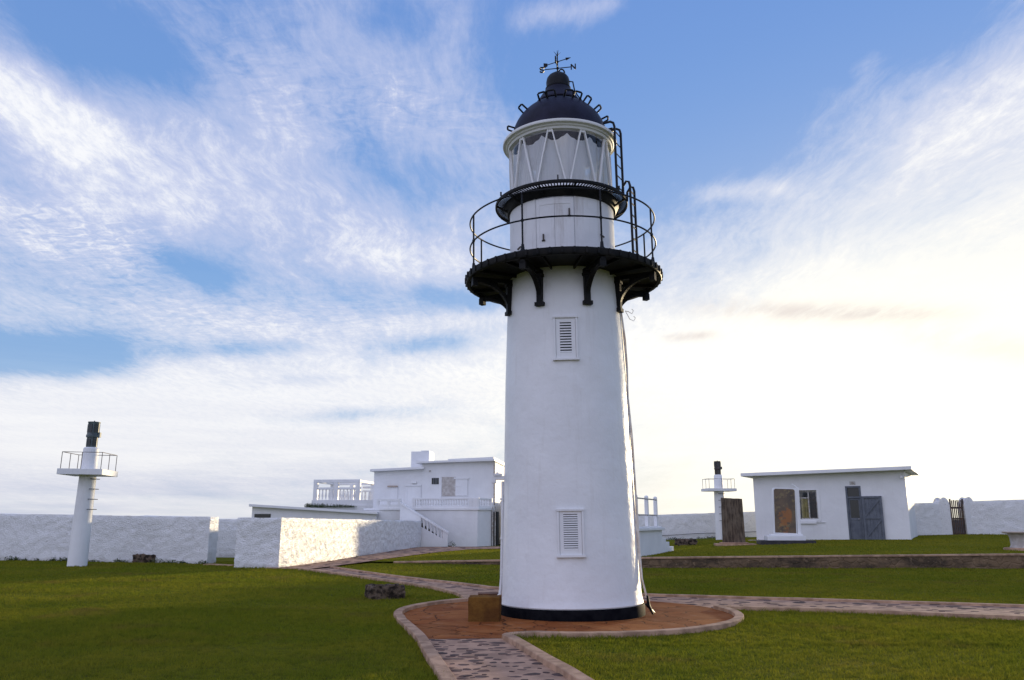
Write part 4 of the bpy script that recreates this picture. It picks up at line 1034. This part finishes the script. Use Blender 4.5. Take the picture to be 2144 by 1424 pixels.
# ------------------------------------------------------------------ keeper's house at the back, on the left
BA = R(-7); BP = at(1033, 1143.5, 52.0); BP.z = .10
kh = thing('keeper_house', 'white two storey flat roofed house with outside stair and balustraded balcony', 'house', BP, (0, 0, BA))
def bp(px, py, y=0.0):
    A = BP+Vector((-sin(BA)*y, cos(BA)*y, 0)); u, z = onplane(px, py, A, BA); return u, z-BP.z
def rect(b, p0, p1, y0, y1, y=0.0):
    u0, z1 = bp(*p0, y); u1, z0 = bp(*p1, y); b.box(min(u0, u1), max(u0, u1), y0, y1, min(z0, z1), max(z0, z1))
uL = bp(783, 1000)[0]; zl0, zl1 = bp(783, 988)[1], bp(880, 983)[1]
uM = bp(884, 980)[0]; zm0, zm1 = bp(884, 971)[1], bp(1033, 966)[1]
def slopebox(b, u0, u1, y0, y1, zb, zt0, zt1, zb1=None):
    zb1 = zb if zb1 is None else zb1
    vs = [(u0, y0, zb), (u1, y0, zb1), (u1, y0, zt1), (u0, y0, zt0)]; vs += [(x, y1, z) for x, _, z in vs]
    b.add(vs, [(0,1,2,3), (7,6,5,4), (0,4,5,1), (1,5,6,2), (2,6,7,3), (3,7,4,0)])
b = MB(); slopebox(b, uL, uM, .02, 5.5, -.4, zl0, zl1); slopebox(b, uM, 0, 0, 5.5, -.4, zm0, zm1)
b.build('wall', M['house_paint'], kh, smooth=False)
b = MB(); slopebox(b, uL-.18, uM+.18, -.35, 5.7, zl0+.003, zl0+.15, zl1+.16, zl1+.01); r1 = b.build('roof', M['trim_paint'], kh, bevel=.01)
b = MB(); slopebox(b, uM-.32, .10, -.4, 5.7, zm0+.003, zm0+.13, zm1+.13, zm1+.003); u_a, z_a = bp(940, 962); slopebox(b, u_a, 0.04, -.30, 5.6, zm0+.13, zm0+.26, zm1+.26, zm1+.133)
r2r = b.build('roof', M['trim_paint'], kh, bevel=.01)
b = MB(); yT = 1.6; u0, zt0 = bp(861, 945.5, yT); u1, _ = bp(898, 950, yT); u2_, _ = bp(905, 950, yT)
b.box(u0, u2_-.2, yT, yT+1.5, zl0, zt0); b.box(u0+.66, u2_-.24, yT+.05, yT+1.45, zt0+.002, zt0+.06); b.build('roof_tank', M['trim_paint'], kh, bevel=.012)
# facade openings
b = MB(); rect(b, (852, 1018), (879, 1064), -.05, -.002); d1 = b.build('door', M['trim_paint'], kh, bevel=.01)
b = MB(); rect(b, (849, 1015), (882, 1018), -.10, -.002); rect(b, (849.5, 1018), (852, 1064), -.07, -.002); rect(b, (879, 1018), (881.5, 1064), -.03, -.002); rect(b, (862, 1008), (872, 1012.5), -.12, -.002); b.build('door_frame', M['trim_paint'], d1, bevel=.008)
b = MB(); rect(b, (814, 1020), (832, 1049), -.03, -.002); w1 = b.build('window', M['trim_paint'], kh)
b = MB(); rect(b, (812, 1017), (833, 1020), -.12, -.002); b.build('sill', M['sill_tan'], w1, bevel=.006)
b = MB(); rect(b, (902, 998), (924, 1064), -.05, -.002); d2 = b.build('door', M['trim_paint'], kh, bevel=.008)
b = MB(); rect(b, (904.5, 1001), (919, 1014), -.07, -.051); b.build('pane', M['dark_glass'], d2)
b = MB(); 
for k in range(3): rect(b, (904.5+3.6*(k+1)-.4, 1001), (904.5+3.6*(k+1)+.4, 1014), -.08, -.0705)
b.build('glazing_bar', M['door_blue'], d2)
b = MB(); rect(b, (926, 999), (954, 1039), -.035, -.002); b.build('wall_panel', M['table_stone'], kh)
b = MB(); rect(b, (954, 1003), (979, 1038), -.06, -.002); w2 = b.build('window', M['trim_paint'], kh, bevel=.008)
b = MB(); rect(b, (951, 1000), (982, 1003), -.10, -.002); rect(b, (952, 1017.5), (966, 1019), -.085, -.061); b.build('sill', M['trim_paint'], w2, bevel=.005)
b = MB(); rect(b, (899, 985), (902, 988), -.10, -.002); b.build('wall_lamp', M['rail_grey'], kh)
# balcony: projecting lower storey
yF = -1.9
uB0, zB = bp(845, 1064, yF); uB1, _ = bp(1000, 1064, yF); uB1s = bp(1029, 1064, -.75)[0]
b = MB(); b.prism([(uL, 0), (uL, yF), (uB1, yF), (uB1s, -.75), (uB1s, 0)], lambda a_, c_, d: (a_, c_, d), -.4, zB-.13); low = b.build('lower_storey', M['house_paint'], kh, smooth=False)
b = MB(); e = .07; b.prism([(uL, -.01), (uL, yF-e), (uB1+e, yF-e), (uB1s+e, -.75), (uB1s+e, -.01)], lambda a_, c_, d: (a_, c_, d), zB-.127, zB); b.build('balcony_slab', M['trim_paint'], kh, bevel=.01)
hb = bp(900, 1043, yF)[1]-zB
def balustrade(name, p, q, z0, h, n, parent, solid=0.0, zq=None):
    """moulded balusters between a foot rail and a cap rail; p, q: (u, y)"""
    p, q = Vector(p), Vector(q); d = (q-p); L = d.length; zq = z0 if zq is None else zq
    b = MB(); P3 = lambda t, z: Vector((p.x+d.x*t, p.y+d.y*t, z+(zq-z0)*t))
    b.bar(P3(0, z0+h-.05), P3(1, z0+h-.05), .16, .10); b.bar(P3(0, z0+.06), P3(1, z0+.06), .14, .12)
    for t in (0, 1): c = P3(t, 0); b.box(c.x-.10, c.x+.10, c.y-.10, c.y+.10, z0-.0+(zq-z0)*t, z0+h+.02+(zq-z0)*t)
    o = b.build(name, M['trim_paint'], parent, bevel=.008)
    for k in range(n):
        b = MB(); t = (k+.5)/n; c = P3(t, z0); zz0, zz1 = c.z+.115, c.z+h-.095; H = zz1-zz0
        b.lathe([(.045, zz0), (.045, zz0+.06*H), (.028, zz0+.12*H), (.062, zz0+.36*H), (.05, zz0+.52*H), (.026, zz0+.80*H), (.045, zz0+.93*H), (.045, zz1)], 8, c=(c.x, c.y)); b.build('baluster', M['trim_paint'], o)
    return o
uS = bp(866, 1060, yF)[0]; uE = bp(985, 1060, yF)[0]
balustrade('balustrade', (uS, yF+.08), (uE, yF+.08), zB, hb, 22, kh)
b = MB(); b.prism([(uE+.1, yF), (uB1, yF), (uB1, yF+.16), (uE+.1, yF+.16)], lambda a_, c_, d: (a_, c_, d), zB, zB+hb); b.build('parapet', M['trim_paint'], kh, bevel=.008)
balustrade('balustrade', (uB1-.02, yF+.14), (uB1s-.05, -.75), zB, hb, 5, kh)
uW0, uW1 = bp(790, 1060, yF)[0], bp(836, 1060, yF)[0]
b = MB(); b.box(uW0, uW1, yF, yF+.14, zB, zB+.22); b.box(uW0, uW1, yF-.02, yF+.16, zB+.42, zB+.56)
for u in (uW0, (uW0+uW1)/2, uW1): b.box(u-.09, u+.09, yF-.01, yF+.15, zB+.003, zB+.58)
b.build('parapet', M['trim_paint'], kh, bevel=.006)
# outside stair falling to the right in front of the lower storey
yS = yF-1.25
sp_ = lambda x, y: bp(x, y, yS)
st = MB(); fnS = lambda a_, c_, d: (a_, d, c_)
uT, zT = sp_(838, 1051); uR, zR = sp_(938, 1113); _, zb_ = sp_(938, 1147); uI = sp_(927, 1120)[0]; uO0 = sp_(881, 1092)[0]
slope = (zR-zT)/(uR-uT); top = lambda u: zT+slope*(u-uT)
cap = .13
st.prism([(uT, top(uT)), (uR+.04, top(uR)-.03), (uR+.04, top(uR)-.03-cap), (uT, top(uT)-cap)], fnS, yS-.05, yS+.21)     # cap rail
st.prism([(uT, top(uT)-cap), (uO0, top(uO0)-cap), (uO0, -.3), (uT, -.3)], fnS, yS, yS+.16)                              # solid part
st.prism([(uI, top(uI)-cap), (uR, top(uR)-.03-cap), (uR, -.3), (uI, -.3)], fnS, yS-.01, yS+.17)                          # newel
hO = .56
st.prism([(uO0, top(uO0)-cap-hO), (uI, top(uI)-cap-hO*.86), (uI, -.3), (uO0, -.3)], fnS, yS, yS+.16)                     # below the openings
stair = st.build('staircase', M['house_paint'], kh, smooth=False)
for k in range(6):
    b = MB(); u = uO0+(uI-uO0)*(k+.85)/6.2; z1 = top(u)-cap; z0 = z1-hO; H = z1-z0
    b.lathe([(.06, z0), (.04, z0+.1*H), (.085, z0+.4*H), (.05, z0+.75*H), (.06, z1)], 8, c=(u, yS+.08)); b.build('baluster', M['trim_paint'], stair)
b = MB(); ns = 14
for k in range(ns):
    u0 = uT+(uR-uT)*k/ns; u1 = uT+(uR-uT)*(k+1)/ns; zz_ = (zB)*(1-(k+.5)/ns); b.box(u0, u1, yS+.17, yF-.01, -.3, max(.02, zz_))
b.build('steps', M['trough_stone_step_shade'], stair)  # dark stone colour stands in for deep shade on concrete steps
b = MB(); b.box(-.02, .35, -.7, -.05, -.3, zB-.2); b.build('doorway_shade', M['interior_shade'], kh)  # solid near-black box paints the shade of an opening
b = MB(); b.box(.40, 4.1, .5, 4.6, -.4, 2.62); b.build('added_shadow_wing', M['house_paint'], kh, bevel=.01)  # unseen wing, added to cast a shadow on the corner wall
b = MB(); b.box(.36, 4.25, .35, 4.75, 2.623, 2.75); b.build('roof', M['trim_paint'], kh, bevel=.01)  # roof of the added shadow-casting wing
for x, y, z_a, z_b, r_ in ((.06, -.80, -.3, zB+.1, .05), (.22, -.80, -.3, zB+.1, .035), (.05, -.06, zB+.2, zm1, .05)):
    b = MB(); b.tube([(x, y, z_a), (x, y, z_b)], r_, 8); b.build('drainpipe', M['rail_grey'], kh)
# side annexe under the roof terrace, with its open frame of posts and balusters
yA = 3.0; ap_ = lambda x, y: bp(x, y, yA)
aL_, aR_ = ap_(654, 1060)[0], ap_(752, 1060)[0]; zA0 = ap_(700, 1047)[1]; zA1 = ap_(700, 1004)[1]
uAx = uL+.2
b = MB(); b.box(aL_-.25, uAx, yA-.1, yA+4.2, -.4, zA0-.35); b.box(aL_-.05, uAx, yA-.05, yA+4.0, zA0-.35, zA0); annex = b.build('terrace_block', M['house_paint'], kh, smooth=False)
b = MB(); w_ = .28
am = ap_(703, 1030)[0]
def frame(y):
    for u in (aL_+w_/2, am, aR_-w_/2): b.box(u-w_/2, u+w_/2, y, y+w_, zA0, zA1-.22)
    b.box(aL_, aR_, y-.01, y+w_+.01, zA1-.22, zA1)
frame(yA); frame(yA+3.4)
for u in (aL_+.02, aR_-w_): b.box(u, u+w_-.02, yA+w_+.012, yA+3.385, zA1-.20, zA1-.02)
zmr = ap_(700, 1022)[1]
b.box(aL_+w_, am-w_/2, yA+.05, yA+.2, zmr-.10, zmr+.05); b.box(am+w_/2, aR_-w_, yA+.05, yA+.2, zmr-.10, zmr+.05)
zlow = ap_(700, 1014)[1]-.55
b.box(aR_, uAx, yA+.6, yA+.8, zlow+.28, zlow+.42); b.box(aR_, uAx, yA+.6, yA+.8, zA0+.55, zA0+.66)
frm = b.build('terrace_frame', M['trim_paint'], kh, bevel=.012)
def bal(u, y, z0, z1):
    b = MB(); H = z1-z0; b.lathe([(.055, z0), (.035, z0+.1*H), (.085, z0+.38*H), (.04, z0+.78*H), (.055, z1)], 8, c=(u, y)); b.build('baluster', M['trim_paint'], frm)
for ua, ub in ((aL_+w_, am-w_/2), (am+w_/2, aR_-w_)):
    for k in range(5): bal(ua+(ub-ua)*(k+.5)/5, yA+.13, zA0, zmr-.09)
    for k in range(5): bal(ua+(ub-ua)*(k+.5)/5, yA+3.5, zA0, zmr-.09)
for k in range(6): bal(aR_+(uAx-aR_)*(k+.5)/6, yA+.7, zA0, zA0+.56)
# low shed behind the corner wall
Ysh = 50.5; s0 = at(527, 1080, Ysh); s1 = at(788, 1085, Ysh)
shed = thing('shed', 'low white shed with sloping roof and dark slit window behind the corner wall', 'shed', (s0.x, s0.y, 0))
wS = s1.x-s0.x; zs0, zs1 = at(527, 1061, Ysh).z, at(788, 1077, Ysh).z
def slope_b(b, x0, x1, y0, y1, zb0, zb1, zt0, zt1):
    vs = [(x0, y0, zb0), (x1, y0, zb1), (x1, y0, zt1), (x0, y0, zt0)]; vs += [(x, y1, z) for x, _, z in vs]
    b.add(vs, [(0,1,2,3), (7,6,5,4), (0,4,5,1), (1,5,6,2), (2,6,7,3), (3,7,4,0)])
b = MB(); slope_b(b, 0, wS, 0, 2.2, -.3, -.3, zs0, zs1); b.build('wall', M['house_paint'], shed, smooth=False)
b = MB(); slope_b(b, -.12, wS+.1, -.30, 2.3, zs0+.003, zs1+.003, zs0+.16, zs1+.14); b.build('roof', M['trim_paint'], shed, bevel=.01)
x0_, x1_ = at(533, 1078, Ysh).x-s0.x, at(567, 1078, Ysh).x-s0.x
b = MB(); b.box(x0_, x1_, -.03, -.002, at(550, 1084, Ysh).z, at(550, 1076, Ysh).z); b.build('window', M['dark_glass'], shed)

# ------------------------------------------------------------------ stepped block with railing, right of the lighthouse
q = Vector((4.62, 30.2, .34)); du_ = Vector((2.15, 5.0)).normalized()
sb = thing('stepped_block', 'white stepped platform with posts and pipe rails beside the lighthouse', 'platform', q, (0, 0, math.atan2(du_.y, du_.x)))
# local +x runs back along the visible side, +y to the left (behind the lighthouse)
def sp2(px): 
    d = ray(px, 1100); # u where the ray meets the visible side
    n_ = Vector((-du_.y, du_.x)); t = (q.x*n_.x+q.y*n_.y)/(d.x*n_.x+d.y*n_.y); return (d.x*t-q.x)*du_.x+(d.y*t-q.y)*du_.y
uc = sp2(1386); u2, u3, u4 = sp2(1392), sp2(1400), sp2(1408.5)
zc_ = 1.36-q.z
b = MB(); b.box(-.6, uc-.02, 0, 2.4, -.5, zc_-.10); b.box(uc-.02, u2+.1, 0, 2.4, -.5, .95-q.z); b.box(u2+.1, u3, 0, 2.4, -.5, .78-q.z); b.box(u3, u4, 0, 2.4, -.5, .58-q.z)
b.build('block', M['house_paint'], sb, bevel=.015)
b = MB(); b.box(-.7, uc+.14, -.10, 2.5, zc_-.097, zc_); b.box(-.6, uc, .0, .2, zc_+.002, zc_+.05); b.build('coping', M['trim_paint'], sb, bevel=.012)
hp_ = at(1377, 1041, 33.4).z-1.36
us = (-.45, sp2(1338.5), sp2(1361), sp2(1379.5))
for u in us:
    b = MB(); b.box(u-.068, u+.068, .04, .18, zc_+.052, zc_+hp_-.06); b.lathe([(.082, zc_+hp_-.06), (.07, zc_+hp_-.01), (.0, zc_+hp_+.02)], 12, c=(u, .11)); b.build('post', M['trim_paint'], sb, bevel=.02)
for z in (zc_+hp_*.90, zc_+hp_*.40): b = MB(); b.tube([(us[0], .06, z), (us[-1], .06, z)], .026, 8); b.build('rail', M['rail_grey'], sb)
FOOT.append([tuple((q+Matrix.Rotation(math.atan2(du_.y, du_.x), 3, 'Z') @ Vector(p)).to_2d()) for p in ((-.7, 0, 0), (u4, 0, 0), (u4, 2.4, 0), (-.7, 2.4, 0))])

# ------------------------------------------------------------------ stele, information board, table, troughs, blocks
Ys = 39.2; z_s = zt(10.7, Ys)+.01
s = at(1537, 1140, Ys); stl = thing('stone_slab', 'upright weathered brown stone slab standing on a flat plinth', 'monument', (s.x, s.y, z_s), (0, 0, R(-8)))
hs = at(1537, 1043.5, Ys).z-z_s; wsl = (1559-1514)*Ys*.98/F/2
b = MB(); n = 14; vs = []; fs = []
nx, nz = 14, 26
def slabface(y, sgn):
    base = len(b.v); V = []; Fc = []
    for i in range(nx+1):
        for j in range(nz+1):
            u = -1+2*i/nx; z = .12+(hs-.12)*j/nz; ww = wsl*(1-.07*(j/nz))*(1+.015*noise.noise((0, z*3, u*5)))
            tp = -.03*u*(j/nz)
            V.append((u*ww, y+sgn*-.02*noise.fractal((u*2.2, z*1.6, y), 1, 2, 4), z+tp+.012*noise.noise((u*3, z*4, 2))*(j == nz)))
    for i in range(nx):
        for j in range(nz): c = i*(nz+1)+j; Fc.append((c, c+nz+1, c+nz+2, c+1))
    b.add(V, Fc); return base
f0_ = slabface(-.14, 1); f1_ = slabface(.14, -1)
rim = [(0, j) for j in range(nz+1)]+[(i, nz) for i in range(1, nx+1)]+[(nx, j) for j in range(nz-1, -1, -1)]
for (i, j), (k, l) in zip(rim[:-1], rim[1:]):
    c, d = i*(nz+1)+j, k*(nz+1)+l; b.f.append((f0_+c, f0_+d, f1_+d, f1_+c)); b.m.append(0)
b.build('slab', M['stele_stone'], stl)
b = MB(); w0 = (1577-1498)*Ys*.98/F/2; b.box(-w0, w0+.05, -.5, .45, -.15, .075); b.box(-w0*.72, w0*.72, -.33, .3, .077, .125); b.build('plinth', M['kerb_concrete'], stl, bevel=.02)
FOOT.append([(s.x-w0, Ys-.55), (s.x+w0, Ys-.55), (s.x+w0, Ys+.5), (s.x-w0, Ys+.5)])
Yi = 39.0; s = at(1645, 1135, Yi); zi = zt(s.x, Yi)
k_ = Yi*.985/F
ib = thing('information_board', 'brown picture board in a white frame on a white and black plinth', 'sign', (s.x, s.y, zi), (0, 0, R(-6)))
zl_ = lambda y: at(1645, y, Yi).z-zi
b = MB(); w0 = 55*k_; b.box(-w0, w0, -.55, .50, zl_(1141), zl_(1131.5)); b.build('lower_plinth', M['board_black'], ib, bevel=.012)
b = MB(); w1_ = 33*k_; b.box(-w0*.72, w1_+.08, -.42, .42, zl_(1131.4), zl_(1122)); b.box(-w1_+.05, w1_, -.26, .30, zl_(1121.9), zl_(1118)); b.build('plinth', M['trim_paint'], ib, bevel=.012)
z0_, z1_ = zl_(1118), zl_(1023); hw_ = 22*k_
b = MB()
def rrect(hw, z0, z1, r, n=6):
    P = [(-hw, z0), (hw, z0)]
    P += [(hw-r+r*sin(pi/2-t), z1-r+r*cos(pi/2-t)) for t in [pi/2*i/n for i in range(n+1)]]
    P += [(-hw+r-r*sin(t), z1-r+r*cos(t)) for t in [pi/2*i/n for i in range(n+1)]]; return P
T_i = Matrix.Rotation(R(2.0), 4, 'Y')
fnI = lambda a_, c_, d: T_i @ Vector((a_, d, c_))
b.prism(rrect(hw_+.03, z0_, z1_+.03, .12), fnI, -.06, .14); b.bar(fnI(hw_+.13, z0_, .0), fnI(hw_+.10, z1_+.06, .0), .16, .14, up=(0, 1, 0)); b.bar(fnI(hw_+.10, z1_+.06, 0), fnI(hw_-.12, z1_+.22, 0), .05, .10, up=(0, 1, 0))
b.build('frame', M['trim_paint'], ib, bevel=.01)
b = MB(); b.prism(rrect(hw_-.02, z0_+.05, z1_-.02, .10), fnI, -.075, -.0605); b.build('picture_panel', M['board_print'], ib)
FOOT.append([(s.x-w0, Yi-.6), (s.x+w0, Yi-.6), (s.x+w0, Yi+.5), (s.x-w0, Yi+.5)])
s = at(2143, 1150, 31.5); z0_ = zt(s.x, 31.5)
tb = thing('stone_table', 'round pale stone table on a thick pedestal at the end of the raised lawn', 'table', (s.x, s.y, z0_))
zT_ = at(2143, 1113, 31.5).z-z0_
b = MB(); b.lathe([(0, zT_-.075), (.58, zT_-.075), (.64, zT_-.055), (.65, zT_-.02), (.63, zT_), (0, zT_+.004)], 40); b.build('table_top', M['sill_tan'], tb)
b = MB(); b.lathe([(.44, -.1), (.44, .12), (.40, .2), (.42, zT_-.2), (.48, zT_-.08), (0, zT_-.07)], 32); b.build('pedestal', M['table_stone'], tb)
b = MB(); b.lathe([(0, .10), (.62, .10), (.66, .07), (.66, -.2)], 32); b.build('base', M['kerb_concrete'], tb)
FOOT.append([(s.x+.75*cos(t), s.y+.75*sin(t)) for t in [2*pi*i/16 for i in range(16)]])
def rough_ring(w, d, h, t, seed):
    """hollow rubble trough, open at the top"""
    b = MB(); outer = []; per = 64
    def rr(u, hw, hd):
        q_ = (u*4) % 4; k = int(q_); f_ = q_-k
        return [(-hw+2*hw*f_, -hd), (hw, -hd+2*hd*f_), (hw-2*hw*f_, hd), (-hw, hd-2*hd*f_)][k]
    rings_ = [(0, -.05), (0, .1*h), (0, .3*h), (0, .5*h), (0, .7*h), (0, .85*h), (.01, h), (t, h), (t+.01, .7*h), (t+.02, .3*h), (t+.03, .15*h)]
    vs = []; fs = []
    for o, z in rings_:
        for k in range(per):
            x, y = rr(k/per, w/2-o, d/2-o); nv = Vector((x*2.0, y*2.0, z*2.4+seed))
            dd = .05*noise.fractal(nv*4.5, 1, 2, 3)+.03*noise.noise(nv*8); L = math.hypot(x, y) or 1
            vs.append((x+x/L*dd, y+y/L*dd, z+.05*noise.noise(nv*3.5)*(z > .05)))
    m = len(rings_)
    for i in range(m-1):
        for k in range(per): p = (k+1) % per; fs.append((i*per+k, i*per+p, (i+1)*per+p, (i+1)*per+k))
    fs.append(tuple((m-1)*per+k for k in range(per))[::-1]); b.add(vs, fs); return b
def trough(px, py, w, d, h, rot, z, label, seed, dY=0.0):
    p = gnd(px, py, z); p.y += dY; p.x = at(px, py, p.y).x
    o = rough_ring(w, d, h, .10, seed).build('stone_trough', M['trough_stone_step_shade']); o.location = p; o.rotation_euler = (0, 0, rot)
    tag(o, label, 'trough', 'dark rubble stone troughs')
    c, s_ = cos(rot), sin(rot); FOOT.append([(p.x+x*c-y*s_, p.y+x*s_+y*c) for x, y in ((-w/2, -d/2), (w/2, -d/2), (w/2, d/2), (-w/2, d/2))])
trough(805, 1256, .72, .62, .26, R(22), 0, 'dark rubble stone trough on the lawn beside the curving path', 2, .40)
trough(309, 1177, .92, .60, .32, R(-6), 0, 'dark stone trough against the foot of the long white wall', 7, -.45)
trough(1436, 1144, .92, .60, .34, R(10), .42, 'small dark stone trough on the raised lawn near the stepped block', 12, .3)
def block(px, py, w, d, h, rot, m, label, dY, z0=.016, seed=0):
    p = gnd(px, py, z0); p.y += dY; p.x = at(px, py, p.y).x; b = MB(); N_ = 8; vs = []; fs = []
    import itertools
    idx = {}
    def vert(i, j, k):
        if (i, j, k) not in idx:
            x, y, z = (i/N_-.5)*w, (j/N_-.5)*d, k/N_*h; q_ = Vector((x*5+seed, y*5, z*5)); o_ = .010*noise.noise(q_)+.005*noise.noise(q_*4)
            idx[(i, j, k)] = len(vs); vs.append((x*(1+o_/w*2), y*(1+o_/d*2), z+o_*(k == N_)))
        return idx[(i, j, k)]
    for a_ in range(N_):
        for c_ in range(N_):
            fs += [tuple(vert(*t) for t in Q_) for Q_ in (((a_, c_, N_), (a_+1, c_, N_), (a_+1, c_+1, N_), (a_, c_+1, N_)), ((a_, 0, c_), (a_+1, 0, c_), (a_+1, 0, c_+1), (a_, 0, c_+1)), ((a_, N_, c_), (a_, N_, c_+1), (a_+1, N_, c_+1), (a_+1, N_, c_)), ((0, a_, c_), (0, a_, c_+1), (0, a_+1, c_+1), (0, a_+1, c_)), ((N_, a_, c_), (N_, a_+1, c_), (N_, a_+1, c_+1), (N_, a_, c_+1)))]
    b.add(vs, fs); o = b.build('concrete_block', M[m], bevel=.015); o.location = p; o.rotation_euler = (0, 0, rot); return tag(o, label, 'block')
block(1015, 1302, .52, .42, .38, R(-3), 'block_brown', 'mustard brown concrete block standing against the black base of the lighthouse', .22, seed=3)
block(1022, 1259, .42, .40, .15, R(4), 'block_red', 'low reddish brown block lying behind the mustard brown block', .2, seed=8)
# ------------------------------------------------------------------ weeds along wall feet, plants on the terrace, grass
def tuft(b, x, y, z, r, h, n, rng):
    for _ in range(n):
        a_ = rng.uniform(0, 2*pi); rr = r*rng.random()**.6; px_, py_, pz = x+rr*cos(a_), y+rr*sin(a_)*.6, z+h*rng.random()**1.3*(1-.5*rr/r)
        s_ = rng.uniform(.02, .045); d = Vector((rng.uniform(-1, 1), rng.uniform(-1, 1), rng.uniform(-.3, 1))).normalized(); e = d.orthogonal().normalized()
        c = Vector((px_, py_, pz)); b.add([c-e*s_*.5, c+d*s_*1.6, c+e*s_*.5, c-d*s_*.6], [(0, 1, 2, 3)])
rng = random.Random(4); b = MB()
for k in range(46):
    t = rng.random()**.8; p = pA+(pB-pA)*t; tuft(b, p.x, p.y-.10, 0, rng.uniform(.07, .22), rng.uniform(.06, .24), rng.randint(14, 40), rng)
for k in range(16):
    p = c1+(c2-c1)*rng.uniform(.3, 1); tuft(b, p.x+.14, p.y, .02, rng.uniform(.05, .14), rng.uniform(.04, .12), 14, rng)
for k in range(22):
    p = f0+(f1-f0)*rng.uniform(.1, .8); tuft(b, p.x, p.y-.15, zt(p.x, p.y), rng.uniform(.1, .3), rng.uniform(.08, .2), 26, rng)
o = b.build('weeds', M['leaf_green'], smooth=False); tag(o, kind='stuff')
b = MB(); pst = kh.matrix_world
Mk = Matrix.Translation(BP) @ Matrix.Rotation(BA, 4, 'Z')
for k in range(60):
    u = aL_-.3+(aR_-aL_+.1)*rng.random()**1.4; p = Mk @ Vector((u, yA-.28, zA0-.32)); tuft(b, p.x, p.y, p.z-.18, .22, .34*(1-.5*(u-aL_)/(aR_-aL_)), 30, rng)
tag(b.build('climbing_plant', M['leaf_green'], smooth=False), 'dark leafy creeper along the foot of the balustraded roof terrace', 'plant')
p = Mk @ Vector((uR+.22, yS+.1, 0)); b = MB(); tuft(b, p.x, p.y, .1, .25, .45, 90, rng); tag(b.build('small_plant', M['leaf_green'], smooth=False), 'small green plant at the bottom of the outside stair', 'plant')
build_grass('grass', 0, 'grass_blade'); build_grass('grass', 1, 'grass_blade_dry')
b = MB(); b.tube([Vector((p.x, p.y-.10, zt(p.x, p.y)+.30+.02*sin(i*1.1))) for i, p in enumerate([f0+(f1-f0)*(.05+.85*k/14) for k in range(15)])], .015, 6)
tag(b.build('wall_cable', M['dark_iron']), 'thin dark cable running along the foot of the distant white wall', 'cable')
